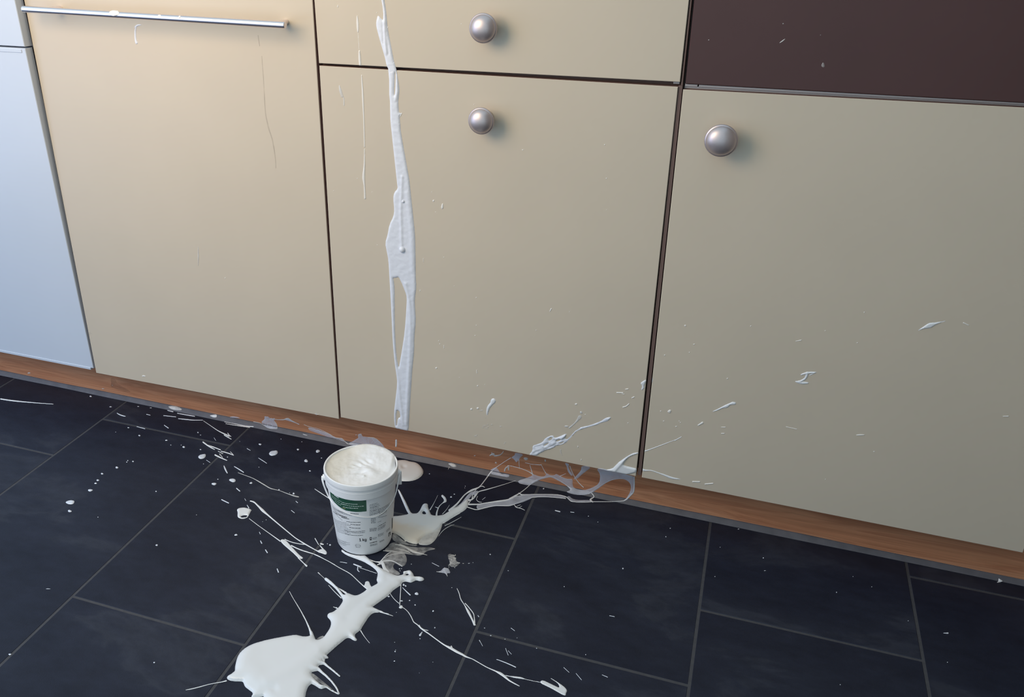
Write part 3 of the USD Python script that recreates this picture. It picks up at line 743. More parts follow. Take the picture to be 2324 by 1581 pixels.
ridg = [(LineString(crop((400, 1250), 3.873, [(1250, 900), (1000, 1060), (800, 1160)])), 14, .0012), (LineString(crop((400, 1250), 3.873, [(1850, 270), (1560, 520), (1500, 600)])), 9, -.0006), (LineString(crop((400, 1250), 3.873, [(620, 1170), (720, 1240), (860, 1230)])), 9, -.0014), (LineString(crop((400, 1250), 3.873, [(640, 900), (620, 1000), (700, 1080)])), 20, .0008)]
t = splash('yogurt_pool', 'large white yogurt pool spilled on the floor in front of the bucket', 'spilled yogurt', [pool] + spikes, .0055, .016, only=['floor'], ridges=ridg,
       films=[Cb([(1790, 110), (1830, 55), (1860, 15), (1920, 0), (2000, 10), (2030, 60), (2020, 120), (1980, 140), (1920, 100), (1900, 150), (1970, 190), (1960, 212), (1900, 205), (1840, 170)]),
              Cb([(1165, 1075), (1200, 1070), (1260, 1120), (1320, 1170), (1400, 1235), (1330, 1190), (1240, 1150)]), Cb([(1225, 782), (1250, 755), (1300, 740), (1290, 770), (1260, 790)])], fm='yogurt_smear',
       more=[('strand', [Cs((1790, 105, 20), (1815, 70, 10), (1850, 30, 6), (1890, 5, 4)), Cs((1700, 75, 8), (1760, 95, 8), (1810, 100, 24), (1830, 150, 30), (1860, 185, 30)), Cs((1815, 90, 10), (1880, 85, 8), (1950, 110, 6), (1985, 135, 5)), Cs((1830, 60, 4), (1900, 30, 4), (1990, 20, 3)), Cs((1770, 120, 10), (1800, 112, 10))], 'yogurt', .002, .004, None)])

# long curling splash from the pool to the lower right
splash('yogurt_splash', 'long thin yogurt streak curling over the floor to the right of the pool', 'spilled yogurt',
       [Es((25, 430, 6), (60, 480, 6), (115, 530, 7)), Es((135, 330, 8), (128, 450, 9), (122, 550, 8)), Eo(135, 567, 38, 34), Es((150, 570, 6), (200, 610, 7), (235, 660, 9), (265, 720, 9), (300, 745, 10), (340, 785, 14), (420, 840, 12), (500, 900, 12), (580, 955, 15), (640, 985, 26), (700, 1020, 25), (760, 1050, 22), (790, 1068, 18), (860, 1095, 8), (930, 1135, 9), (1010, 1180, 9), (1090, 1215, 13), (1150, 1245, 27), (1190, 1275, 24), (1230, 1310, 16), (1290, 1345, 12), (1335, 1368, 8)),
        Es((660, 995, 14), (645, 965, 14)), Es((1170, 1255, 6), (1240, 1270, 8), (1290, 1278, 18), (1345, 1285, 18), (1400, 1300, 5), (1480, 1318, 5), (1545, 1330, 6)), Es((320, 750, 8), (350, 785, 6), (410, 805, 6)),
        Eb([(1543, 1330), (1558, 1310), (1590, 1314), (1640, 1340), (1700, 1368), (1742, 1388), (1735, 1352), (1702, 1322), (1648, 1290), (1660, 1288), (1750, 1345), (1800, 1382), (1822, 1415), (1807, 1440), (1806, 1467), (1770, 1457), (1700, 1415), (1620, 1372), (1568, 1350)])], .0022, .004, only=['floor'])
splash('yogurt_splash', 'forked yogurt loop on the floor near the grout corner right of the pool', 'spilled yogurt',
       [Es((703, 380, 6), (725, 430, 8), (740, 485, 9), (775, 540, 8), (820, 620, 24), (855, 690, 18), (880, 745, 22)), Es((785, 530, 9), (830, 580, 9), (875, 650, 9), (882, 730, 14)), Es((885, 735, 8), (892, 752, 5))], .0018, .003, only=['floor'])

# --- cream coloured puddle right of the bucket with its web of strands running to the plinth
pud2 = Bb([(60, 800), (120, 795), (200, 787), (255, 775), (240, 755), (215, 700), (182, 620), (158, 565), (172, 562), (205, 622), (245, 700), (275, 770), (318, 772), (340, 755), (360, 720), (370, 692), (395, 683), (420, 690), (415, 710), (436, 762), (450, 785), (490, 790), (530, 785), (545, 782), (600, 748), (660, 717), (700, 690), (740, 650), (760, 650), (765, 690),
           (740, 735), (690, 765), (640, 790), (590, 830), (540, 852), (530, 880), (470, 930), (400, 950), (345, 985), (335, 1030), (280, 1025), (220, 1000), (180, 960), (120, 930), (60, 930)], holes=[[(367, 755), (385, 745), (402, 765), (395, 780), (372, 775)]])
web = [Bs((600, 740, 22), (660, 690, 18), (740, 600, 14), (790, 570, 20), (850, 545, 14), (890, 500, 12), (920, 460, 13), (945, 425, 16), (985, 385, 12)),
       Bs((1165, 487, 6), (1000, 540, 8), (900, 568, 11), (850, 582, 10), (822, 620, 11), (790, 650, 12), (750, 655, 22)),
       Bs((720, 700, 14), (780, 722, 9), (830, 735, 9), (900, 720, 10), (1000, 700, 10), (1100, 702, 9), (1150, 690, 8)),
       Bs((740, 690, 16), (830, 690, 13), (900, 680, 11), (1000, 665, 15), (1080, 655, 17), (1130, 640, 14), (1190, 600, 11), (1250, 555, 10), (1288, 520, 10)),
       Bs((1190, 595, 12), (1230, 610, 9), (1310, 605, 8), (1400, 605, 8), (1500, 607, 8), (1590, 625, 9), (1640, 665, 8), (1740, 672, 8), (1830, 667, 9), (1960, 667, 7), (2080, 660, 10), (2115, 638, 16), (2150, 598, 16)),
       Bs((1110, 640, 9), (1190, 598, 9)), Bs((1150, 690, 7), (1220, 660, 7), (1310, 630, 8), (1400, 625, 8), (1480, 630, 6), (1590, 641, 7)),
       Bs((1810, 595, 11), (1830, 625, 11), (1800, 650, 20), (1820, 670, 12)), Bs((1150, 690, 7), (1170, 715, 7), (1210, 725, 6), (1240, 740, 5)), Bs((1160, 712, 5), (1205, 692, 4)), Bs((1190, 720, 5), (1215, 705, 5)),
       Bs((840, 620, 6), (830, 650, 6), (850, 668, 6), (875, 672, 4)), Bs((790, 650, 8), (830, 560, 8), (880, 535, 8), (900, 545, 6)), Bs((760, 690, 10), (775, 665, 10), (830, 600, 8)),
       Bs((435, 735, 12), (470, 675, 6), (500, 613, 4)), Bs((490, 785, 20), (508, 715, 12), (540, 680, 9), (565, 660, 26), (540, 618, 22)), Bs((500, 720, 8), (480, 712, 6)), Bs((550, 850, 7), (620, 805, 6), (690, 765, 5)), Bs((560, 872, 6), (640, 832, 6), (700, 798, 3)), Bs((508, 960, 4), (560, 900, 6), (640, 862, 3)),
       Bs((540, 772, 7), (570, 740, 6), (600, 695, 3)), Bs((620, 735, 6), (690, 690, 4), (740, 655, 4)), Bs((1110, 640, 8), (1160, 625, 6), (1230, 610, 6)),
       # on the plinth
       Bs((985, 385, 9), (1040, 347, 6), (1080, 320, 6), (1120, 296, 8)), Bs((1095, 358, 5), (1190, 380, 7), (1260, 405, 7), (1310, 436, 12)), Bs((1285, 358, 6), (1305, 425, 9)), Bs((1380, 350, 5), (1400, 392, 6), (1422, 428, 9)), Bs((1245, 335, 5), (1310, 350, 5), (1380, 355, 7)), Bs((1190, 310, 6), (1195, 380, 5)),
       Bs((1625, 365, 8), (1680, 480, 8), (1740, 545, 9)), Bs((1540, 450, 6), (1590, 428, 4)), Bs((2172, 455, 10), (2172, 520, 14), (2168, 575, 14), (2135, 620, 12)), Bs((1300, 505, 10), (1360, 475, 8), (1460, 455, 8), (1540, 490, 8), (1600, 530, 9), (1640, 560, 9)), Bs((1780, 600, 8), (1860, 550, 8), (1930, 505, 8), (2000, 477, 7), (2070, 470, 6))]
filmsB = [Bb([(1180, 487), (1240, 470), (1300, 450), (1310, 430), (1340, 445), (1380, 455), (1415, 450), (1425, 422), (1450, 440), (1490, 445), (1508, 428), (1540, 450), (1600, 475), (1650, 470), (1645, 520), (1660, 555), (1740, 572), (1800, 555), (1860, 525), (1880, 490), (1882, 430), (1850, 392), (1880, 380), (1960, 400), (2060, 425), (2110, 440), (2172, 450), (2178, 500), (2168, 540), (2178, 575), (2150, 612), (2112, 650), (2080, 662),
              (2112, 630), (2140, 580), (2146, 530), (2120, 490), (2070, 472), (2000, 477), (1930, 507), (1880, 547), (1830, 582), (1780, 607), (1700, 613), (1620, 597), (1590, 580), (1635, 570), (1600, 532), (1550, 502), (1500, 477), (1460, 457), (1400, 472), (1340, 492), (1305, 515), (1280, 530), (1240, 522), (1190, 512)]),
          Bb([(1578, 335), (1620, 345), (1612, 370), (1622, 400), (1652, 440), (1640, 452), (1605, 412), (1600, 370)]), Bb([(1722, 358), (1805, 372), (1780, 397), (1730, 432), (1690, 472), (1648, 482), (1690, 432), (1722, 400)]),
          Bb([(1120, 292), (1158, 272), (1155, 248), (1235, 264), (1202, 290), (1190, 312), (1168, 338), (1148, 302)]), Bb([(940, 400), (990, 373), (1010, 385), (1030, 422), (1060, 430), (1110, 428), (1112, 466), (1060, 456), (1000, 446), (950, 436)]),
          Bb([(640, 742), (700, 680), (760, 600), (800, 577), (852, 572), (832, 600), (820, 622), (800, 600), (772, 640), (742, 662), (690, 702)]), Bb([(830, 692), (900, 682), (1040, 665), (1110, 640), (1160, 620), (1240, 612), (1312, 620), (1310, 632), (1260, 657), (1200, 680), (1150, 690), (1100, 702), (1000, 702), (900, 722), (832, 735)]),
          Bb([(1200, 600), (1310, 604), (1500, 606), (1590, 625), (1590, 640), (1480, 632), (1400, 627), (1312, 630), (1240, 620)]), Bb([(1590, 630), (1640, 668), (1740, 672), (1810, 665), (1790, 650), (1700, 655), (1640, 640), (1620, 615)])]
pa_, pb_ = at_z(crop((860, 960), 3.748, [(300, 860), (300, 930)]))
yog_two('yogurt_puddle', (0.84, 0.765, 0.665), (0.86, 0.86, 0.86), 'y', float(pb_[1]), float(pa_[1]))
ov = thing('yogurt_web', 'web of yogurt strands and film flung from the cream puddle onto the plinth', 'spilled yogurt', loc=(0.45, 0.0, 0))
obj('pool', relief(pud2, .004, .010, ['floor']), MAT['yogurt_puddle'], ov, 'cream coloured puddle beside the bucket', smooth=True)
web = [w_.buffer(-min(.45, w_.area / w_.length * .3)) for w_ in web]
for k in pieces(web, .0020, .004): obj('strand', k, MAT['yogurt'], ov, 'white strands of the web', smooth=True)
for k in pieces(filmsB, .0006, .002, lift=.0001): obj('film', k, MAT['yogurt_film'], ov, 'thin translucent film between the strands', smooth=True)
obj('smear', relief(Bb([(330, 1030), (345, 985), (400, 945), (470, 895), (545, 845), (525, 910), (495, 970), (470, 1005), (430, 1035), (380, 1038)]), .0010, .003, ['floor'], lift=.0001), MAT['yogurt_thin'], ov, 'thin grey tail of the puddle', smooth=True)
obj('strand', relief(As((1080, 1160, 26), (1125, 1155, 30), (1165, 1185, 34), (1195, 1225, 40), (1190, 1260, 30), (1150, 1275, 22)), .0058, .004, ['floor']), MAT['yogurt_cream'], ov, 'raised cream coloured curl', smooth=True)

# smears on the floor right at the bucket
splash('yogurt_smear', 'wispy cream yogurt smear on the floor between bucket and cream puddle', 'spilled yogurt',
       [As((1040, 1318, 10), (1100, 1325, 18), (1160, 1350, 20), (1240, 1395, 26), (1320, 1415, 12), (1385, 1432, 5)), As((1050, 1360, 5), (1120, 1375, 10), (1200, 1405, 8)), As((910, 1385, 8), (1000, 1388, 10), (1090, 1405, 6)), As((1090, 1310, 6), (1150, 1345, 10), (1190, 1380, 8)), As((1020, 1220, 6), (1045, 1240, 8))], .0008, .002, m='yogurt_thin', only=['floor'],
       films=[Ab([(985, 1300), (1060, 1290), (1150, 1330), (1260, 1350), (1400, 1345), (1500, 1365), (1380, 1385), (1330, 1440), (1220, 1430), (1100, 1410), (960, 1400), (910, 1385)]), Ab([(1010, 1190), (1060, 1210), (1120, 1270), (1180, 1310), (1290, 1320), (1260, 1340), (1100, 1310), (1000, 1270)])], fm='yogurt_smear')
fr = random.Random(5)
FL = [(fr.uniform(612, 690), y + fr.uniform(-6, 6), fr.uniform(-14, 22), fr.uniform(-7, 12), fr.uniform(3, 9)) for y in np.linspace(34, 160, 26)] + [(700, 118, 30, 2, 8), (670, 75, 22, -4, 6), (760, 125, 12, 2, 4)]
splash('yogurt_smear', 'cluster of scraped yogurt flecks on the floor right of the bucket smears', 'spilled yogurt',
       [Es((x, y, 3), (x + dx, y + dy, w)) for x, y, dx, dy, w in FL], .0005, .001, m='yogurt_thin', only=['floor'], films=[Eb([(610, 30), (650, 28), (695, 75), (690, 100), (738, 120), (690, 165), (625, 158), (632, 110), (612, 70)])], fm='yogurt_smear')
splash('yogurt_smear', 'small star shaped yogurt smudge on the floor below the scraped flecks', 'spilled yogurt',
       [Es((495, 208, 4), (545, 214, 7), (570, 192, 9), (575, 168, 5)), Es((570, 192, 8), (590, 225, 8), (605, 255, 4)), Es((575, 172, 4), (618, 180, 4))], .0005, .001, m='yogurt_thin', only=['floor'], films=[Eb([(490, 210), (540, 202), (570, 163), (622, 180), (638, 228), (600, 220), (606, 256), (585, 226), (545, 219)])])
obj('yogurt_drop', relief(Ab([(990, 450), (1040, 412), (1100, 402), (1160, 404), (1200, 420), (1260, 426), (1310, 455), (1348, 510), (1345, 550), (1310, 592), (1250, 622), (1180, 633), (1100, 630), (1010, 600), (970, 520)]), .0040, .012, ['floor'], ridges=[(LineString(crop((680, 960), 4.79, [(1125, 485), (1140, 487)])), 4, -.0016)]), MAT['yogurt_round'], None,
    'big round glossy yogurt drop on the floor behind the bucket', 'spilled yogurt', smooth=True)

# --- rivulet down the drawer and door
L1 = crop((720, 0), 5.27, [(760, -60), (766, 0), (780, 60), (790, 150), (790, 215), (784, 242), (762, 222), (738, 192), (724, 186), (710, 230), (703, 290), (715, 360), (740, 450), (765, 530), (790, 620), (815, 710), (830, 790), (846, 812), (850, 830), (855, 900), (862, 980), (860, 1080), (862, 1150), (872, 1230), (872, 1400), (880, 1500), (890, 1581)])
R1 = crop((720, 0), 5.27, [(1000, 1581), (995, 1480), (985, 1390), (1005, 1375), (1018, 1350), (990, 1352), (977, 1340), (975, 1290), (970, 1210), (978, 1150), (985, 1080), (975, 980), (955, 880), (944, 815), (915, 720), (895, 600), (865, 460), (843, 330), (835, 250), (828, 150), (815, 60), (803, 0), (800, -60)])
L2 = crop((800, 400), 2.635, [(262, 0), (268, 50), (270, 75), (250, 95), (243, 130), (250, 200), (245, 240), (220, 290), (210, 350), (195, 400), (205, 450), (215, 500), (220, 600), (228, 720), (235, 860), (240, 980), (250, 1100), (262, 1180), (268, 1240), (255, 1350), (248, 1410), (250, 1480), (258, 1507), (285, 1510), (310, 1524), (335, 1526)])
R2 = crop((800, 400), 2.635, [(340, 1440), (345, 1350), (352, 1250), (360, 1130), (370, 1040), (370, 960), (380, 860), (375, 790), (372, 740), (383, 660), (378, 600), (378, 480), (375, 350), (362, 220), (350, 110), (345, 60), (338, 0)])
drip = blob(np.vstack([L1, L2, R2, R1]), [crop((800, 400), 2.635, [(243, 606), (260, 607), (276, 600), (290, 627), (316, 690), (325, 722), (322, 800), (312, 930), (296, 1040), (282, 1115), (277, 1150), (264, 1085), (255, 950), (252, 800), (253, 700), (250, 640)]),
                                          crop((800, 400), 2.635, [(262, 1400), (280, 1398), (288, 1440), (271, 1445), (267, 1485), (262, 1490)]), crop((720, 0), 5.27, [(930, 850), (940, 880), (936, 1060), (926, 1145), (918, 1120), (926, 980)])], 1)
def LS(o, s, p): return LineString(crop(o, s, p))
rd = [(LS((720, 0), 5.27, [(785, 0), (810, 250), (815, 480), (835, 640)]), 2.2, .0014), (LS((720, 0), 5.27, [(785, 240), (800, 520)]), 1.5, -.0012), (LS((720, 0), 5.27, [(850, 480), (855, 640)]), 2, -.0007),
      (LS((720, 0), 5.27, [(955, 900), (965, 1080), (940, 1200)]), 2, .001), (LS((800, 400), 2.635, [(300, 0), (292, 200), (295, 300), (297, 420)]), 3.0, .0013), (LS((800, 400), 2.635, [(330, 100), (355, 350), (360, 560)]), 4, .0006),
      (LS((800, 400), 2.635, [(320, 640), (345, 760), (350, 900), (345, 1050), (335, 1250), (325, 1480)]), 3.5, .0012), (LS((800, 400), 2.635, [(325, 740), (322, 850), (310, 960)]), 2.5, -.0008), (LS((800, 400), 2.635, [(252, 1100), (275, 1220), (290, 1350), (305, 1480)]), 3, .001)]
dm = relief(drip, .0020, .0055, ['drawer', 'door2'], rd, .2)
dt_ = thing('yogurt_drip', 'wide white yogurt rivulet running down drawer and door of the middle unit', 'spilled yogurt', loc=(0.15, 0.0, 0.1))
obj('rivulet', dm, MAT['yogurt_drip'], dt_, smooth=True)
# the bit that bridges the joint between drawer and door, and a hanging drop
br = drip.intersection(sbox(870, 100, 910, 175))
S['bridge'] = (sbox(860, 140, 920, 168), np.array([0, -.0001, 0.]), np.array([1., 0, 0]), np.array([0, 0, 1.]))
obj('bridge', relief(br, .0016, .004, ['bridge']), MAT['yogurt_drip'], dt_, smooth=True); del S['bridge']
dd2 = trimesh.creation.icosphere(3, 1.0); cpt = at_y(crop((800, 400), 2.635, [(300, 435)]))[0]
dd2.vertices = dd2.vertices * [.0056, .0048, .0056] + cpt + [0, -.0025, 0]; dd2.vertices[:, 1] = np.minimum(dd2.vertices[:, 1], -.0003)
obj('hanging_drop', dd2, MAT['yogurt_drip'], dt_, smooth=True)
dd3 = trimesh.creation.icosphere(2, 1.0); cpt = at_y(crop((800, 400), 2.635, [(306, 148)]))[0]
dd3.vertices = dd3.vertices * [.0026, .0028, .0026] + cpt + [0, -.0022, 0]; dd3.vertices[:, 1] = np.minimum(dd3.vertices[:, 1], -.0003)
obj('hanging_drop', dd3, MAT['yogurt_drip'], dt_, smooth=True)

splash('yogurt_drip', 'thin broken yogurt dribble on the door, left of the wide rivulet', 'spilled yogurt',
       [Us((330, 108, 6), (333, 160, 17), (335, 215, 9)), Us((345, 345, 12), (348, 400, 18), (352, 455, 16)), Us((335, 220, 3), (343, 335, 3)), Us((360, 508, 6), (368, 640, 13), (375, 800, 9), (380, 992, 8)), Us((380, 1008, 6), (380, 1100, 11), (374, 1200, 19), (380, 1260, 12), (383, 1340, 14))], .0012, .003, m='yogurt_dry')
splash('yogurt_splash', 'faint short yogurt smear at the left edge of the middle door', 'spilled yogurt', [Us((210, 578, 6), (218, 615, 18), (228, 650, 18)), Us((232, 640, 6), (241, 680, 8), (241, 712, 8))], .0006, .002, m='yogurt_thin')
splash('yogurt_drip', 'short hooked yogurt drip on the left cream front below the bar handle', 'spilled yogurt', [Ns((910, 187, 5), (930, 172, 13), (955, 168, 4)), Ns((925, 175, 9), (915, 215, 12), (918, 270, 14), (924, 290, 18))], .0009, .002, m='yogurt_drip')
splash('yogurt_drip', 'hairline vertical yogurt streak in the middle of the left cream front', 'spilled yogurt', [Ls((1340, 88, 3), (1341, 155, 8), (1340, 217, 3))], .0006, .002, m='yogurt_thin')

# --- splashes near the foot of the doors
splash('yogurt_splash', 'feathery yogurt splash with a long tail at the foot of the middle door', 'spilled yogurt',
       [Bb([(1275, 270), (1308, 232), (1306, 190), (1345, 180), (1390, 163), (1415, 125), (1480, 98), (1492, 125), (1520, 120), (1602, 83), (1587, 115), (1572, 130), (1618, 138), (1590, 167), (1540, 187), (1510, 190), (1480, 212), (1420, 227), (1390, 242), (1340, 277), (1310, 272)], 1, [[(1438, 135), (1470, 113), (1478, 132), (1448, 152)], [(1500, 150), (1540, 132), (1552, 140), (1520, 158)], [(1530, 170), (1570, 155), (1575, 162), (1540, 178)], [(1400, 185), (1440, 165), (1445, 172), (1408, 195)]]),
        Bs((1600, 148, 13), (1640, 105, 10), (1680, 65, 11), (1740, 38, 17), (1800, 25, 9), (1870, 5, 7)), Vs((1840, 1312, 7), (1910, 1296, 8), (1985, 1270, 13), (2012, 1258, 24), (2042, 1243, 6))], .0016, .002, m='yogurt_drip', only=['door2'], rough=.9,
       ridges=[(LS((860, 960), 3.748, [(1310, 240), (1420, 190), (1590, 110)]), 1.6, .0009), (LS((860, 960), 3.748, [(1330, 255), (1480, 200), (1580, 150)]), 1.4, .0008), (LS((860, 960), 3.748, [(1330, 200), (1400, 180), (1440, 160)]), 1.4, -.0009), (LS((860, 960), 3.748, [(1340, 262), (1400, 215), (1480, 175), (1600, 95)]), 1.3, .001), (LS((860, 960), 3.748, [(1360, 240), (1500, 185)]), 1.0, -.0012), (LS((860, 960), 3.748, [(1480, 130), (1540, 120), (1595, 92)]), 1.2, .001)])
splash('yogurt_splash', 'thick yogurt fan at the bottom right corner of the middle door', 'spilled yogurt',
       [Rb([(-190, 665), (-60, 650), (0, 640), (100, 618), (150, 568), (230, 480), (330, 410), (450, 330), (560, 275), (640, 258), (690, 262), (690, 288), (600, 302), (500, 342), (420, 402), (355, 490), (345, 540), (400, 563), (520, 590), (650, 622), (645, 700), (560, 722), (420, 757), (300, 745), (250, 737), (110, 702), (60, 682), (0, 680), (-100, 690)])], .0024, .004, m='yogurt', only=['door2'],
       ridges=[(LS((1380, 1000), 9.88, [(130, 690), (240, 560), (420, 380), (600, 285)]), 2.5, .0012)])
splash('yogurt_splash', 'long pale yogurt streaks at the bottom left corner of the right cream door', 'spilled yogurt',
       [Rs((760, 237, 20), (830, 228, 26), (950, 188, 18), (1200, 95, 17), (1450, 0, 10), (1560, -40, 4)), Ws((330, 1178, 5), (368, 1157, 4)), Rs((755, 630, 40), (775, 650, 50), (860, 662, 30), (950, 663, 20), (1050, 690, 22), (1150, 725, 20), (1250, 762, 34), (1400, 822, 46), (1500, 845, 34), (1620, 858, 10))], .0012, .003, m='yogurt', only=['door3'])
splash('yogurt_splash', 'small yogurt splash broken by the dark joint between middle and right door', 'spilled yogurt',
       [Wb([(132, 852), (150, 838), (168, 830), (166, 846), (155, 865), (161, 880), (135, 896), (146, 866)]), Wb([(190, 850), (193, 820), (203, 814), (206, 840), (195, 854)])], .0012, .002)
splash('yogurt_splash', 'yogurt splash shaped like a bent figure two on the right door', 'spilled yogurt',
       [Ws((1050, 803, 7), (1090, 793, 13), (1135, 790, 5)), Ws((1085, 793, 15), (1075, 822, 13), (1030, 842, 8)), Ws((1020, 842, 8), (1060, 850, 15), (1088, 850, 9)), Ws((1100, 805, 6), (1135, 790, 4))], .0014, .002)
splash('yogurt_splash', 'comet shaped yogurt splash high on the right door', 'spilled yogurt', [Ws((1718, 550, 3), (1750, 535, 14), (1785, 522, 28), (1812, 513, 14), (1870, 498, 3))], .0014, .004)
splash('yogurt_splash', 'wavy worm like yogurt splash on the right door above its streaks', 'spilled yogurt', [Ws((548, 1012, 4), (580, 1000, 8), (600, 990, 9), (625, 982, 18), (645, 970, 12), (660, 966, 17), (672, 966, 14))], .0014, .003)
splash('yogurt_splash', 'pear shaped yogurt blob low on the middle door', 'spilled yogurt', [Vs((1208, 1222, 9), (1212, 1195, 18), (1220, 1170, 22), (1240, 1148, 24), (1250, 1130, 34))], .0014, .004)
splash('yogurt_splash', 'see-through yogurt dribble between feathery splash and dark joint', 'spilled yogurt', [Vs((1765, 1312, 12), (1800, 1282, 10), (1835, 1240, 26)), Vs((1738, 1302, 12), (1752, 1303, 12)), Vs((1843, 1208, 16), (1848, 1211, 10))], .0006, .002, m='yogurt_thin')
splash('yogurt_smear', 'patch of faint dried flecks on the middle door left of the feathery splash', 'spilled yogurt',
       [Vo(x, y, w) for x, y, w in ((1170, 1195, 18), (1190, 1300, 26), (1205, 1315, 20), (1180, 1310, 12), (1240, 1290, 12), (1210, 1290, 12), (1300, 1303, 14), (1130, 1368, 20), (1140, 1360, 10), (1330, 1412, 14), (1325, 1420, 10), (1198, 1245, 8), (1160, 1198, 10), (1110, 1280, 8), (1215, 1305, 14), (1255, 1330, 6))], .0004, .002, m='yogurt_smear')
splash('yogurt_smear', 'pale curved scrape on the middle door right of the feathery splash', 'spilled yogurt', [Vs((1705, 1460, 8), (1708, 1485, 10), (1716, 1497, 6)), Vs((1700, 1462, 4), (1712, 1462, 4))], .0004, .002, m='yogurt_smear')

# --- plinth splashes, left part
splash('yogurt_splash', 'flat pale yogurt blot on the joint of the plinth, left end', 'spilled yogurt', [Db([(530, 158), (560, 150), (620, 160), (655, 180), (642, 194), (590, 190), (550, 178)])], .0010, .003, m='yogurt_thin')
splash('yogurt_splash', 'small bright yogurt blot on the joint of the plinth', 'spilled yogurt', [Db([(882, 236), (920, 226), (950, 224), (953, 252), (920, 256), (900, 244)])], .0014, .002)
splash('yogurt_splash', 'curly translucent yogurt splash at the foot of the plinth left of the bucket', 'spilled yogurt',
       [Ds((1262, 290, 7), (1320, 302, 7), (1400, 345, 6), (1462, 350, 7)), Ds((1385, 245, 6), (1375, 275, 6), (1405, 270, 5)), Ds((1380, 330, 6), (1385, 300, 6), (1410, 300, 6), (1425, 330, 6), (1400, 345, 6)), Ds((1440, 285, 6), (1462, 320, 6), (1465, 345, 7)), Ds((1410, 258, 5), (1515, 272, 8), (1552, 262, 12), (1590, 280, 6), (1650, 312, 4))], .0010, .002, m='yogurt_thin',
       films=[Db([(1325, 290), (1360, 265), (1352, 240), (1388, 245), (1410, 265), (1452, 255), (1432, 285), (1467, 320), (1472, 352), (1410, 352), (1370, 340), (1345, 312)]), Db([(1510, 268), (1560, 258), (1600, 285), (1680, 320), (1560, 280)]), Db([(1045, 250), (1090, 240), (1160, 258), (1100, 256)])])
splash('yogurt_splash', 'clear crinkled yogurt splash on the plinth directly behind the bucket', 'spilled yogurt',
       [Ps((-100, 820, 8), (0, 862, 8), (200, 910, 8), (480, 1040, 13), (620, 1120, 17), (740, 1130, 15), (830, 1210, 18), (900, 1255, 30), (1000, 1245, 18)), Ps((0, 900, 5), (220, 960, 5), (420, 1040, 6)), Ps((1130, 1120, 10), (1110, 1045, 10), (1180, 1030, 10), (1200, 1080, 12)),
        Ps((1340, 1110, 14), (1450, 1115, 14), (1530, 1150, 16), (1600, 1220, 18), (1680, 1340, 18)), Ps((1400, 1250, 12), (1480, 1150, 10)), Ps((1440, 1270, 10), (1560, 1180, 10)), Ps((1350, 1230, 14), (1340, 1150, 10)), Ps((1430, 1130, 14), (1500, 1230, 10)), Ps((1000, 1215, 14), (1050, 1195, 12)), Ps((1180, 1200, 8), (1300, 1190, 10)), Ps((1520, 1270, 10), (1590, 1250, 12)), Po(1070, 1055, 26, 24)], .0014, .002, m='yogurt_thin',
       films=[Pb([(880, 1262), (940, 1210), (1000, 1190), (1080, 1140), (1130, 1112), (1110, 1045), (1185, 1028), (1215, 1090), (1260, 1090), (1350, 1105), (1450, 1105), (1525, 1140), (1600, 1195), (1680, 1280), (1760, 1420), (1700, 1480), (1300, 1380), (1000, 1300)]), Pb([(0, 865), (300, 960), (520, 1060), (640, 1125), (760, 1140), (830, 1212), (700, 1170), (480, 1120), (200, 1010), (0, 950)])], fm='yogurt_film')
splash('yogurt_drip', 'short vertical yogurt drip on the wooden plinth below the wide rivulet', 'spilled yogurt', [As((1050, 185, 18), (1050, 215, 20), (1048, 250, 18))], .0012, .003)
splash('yogurt_splash', 'small pale yogurt blot on the joint behind the cream puddle', 'spilled yogurt', [Bb([(582, 342), (620, 335), (655, 350), (662, 372), (630, 376), (605, 360)]), Bs((600, 370, 5), (590, 390, 4))], .0012, .002, m='yogurt_thin')
splash('yogurt_splash', 'folded yogurt curl on the plinth above the web strands', 'spilled yogurt', [Bs((1070, 405, 14), (1080, 380, 12), (1100, 368, 14), (1104, 395, 14)), Bo(1250, 302, 40, 24), Bo(995, 336, 16, 14), Bs((945, 275, 10), (975, 262, 16), (985, 278, 14), (1030, 270, 9), (1060, 238, 5)), Bs((960, 250, 8), (970, 270, 12)), Bo(815, 276, 14), Bo(1415, 318, 14, 20)], .0010, .002, m='yogurt_thin', only=['plinth', 'joint'])
splash('yogurt_splash', 'small white fleck on the joint at the far right end', 'spilled yogurt', [C_((2224, 1200), 8.78)[0]([(330, 1062), (372, 1040), (365, 975), (410, 1000), (465, 1040), (420, 1055), (370, 1068)])], .0010, .002)
splash('yogurt_splash', 'bright yogurt dash on the joint left of the bucket', 'spilled yogurt', [Ds((1685, 394, 7), (1700, 400, 9), (1722, 404, 6)), Do(1865, 434, 12, 6)], .0010, .002)

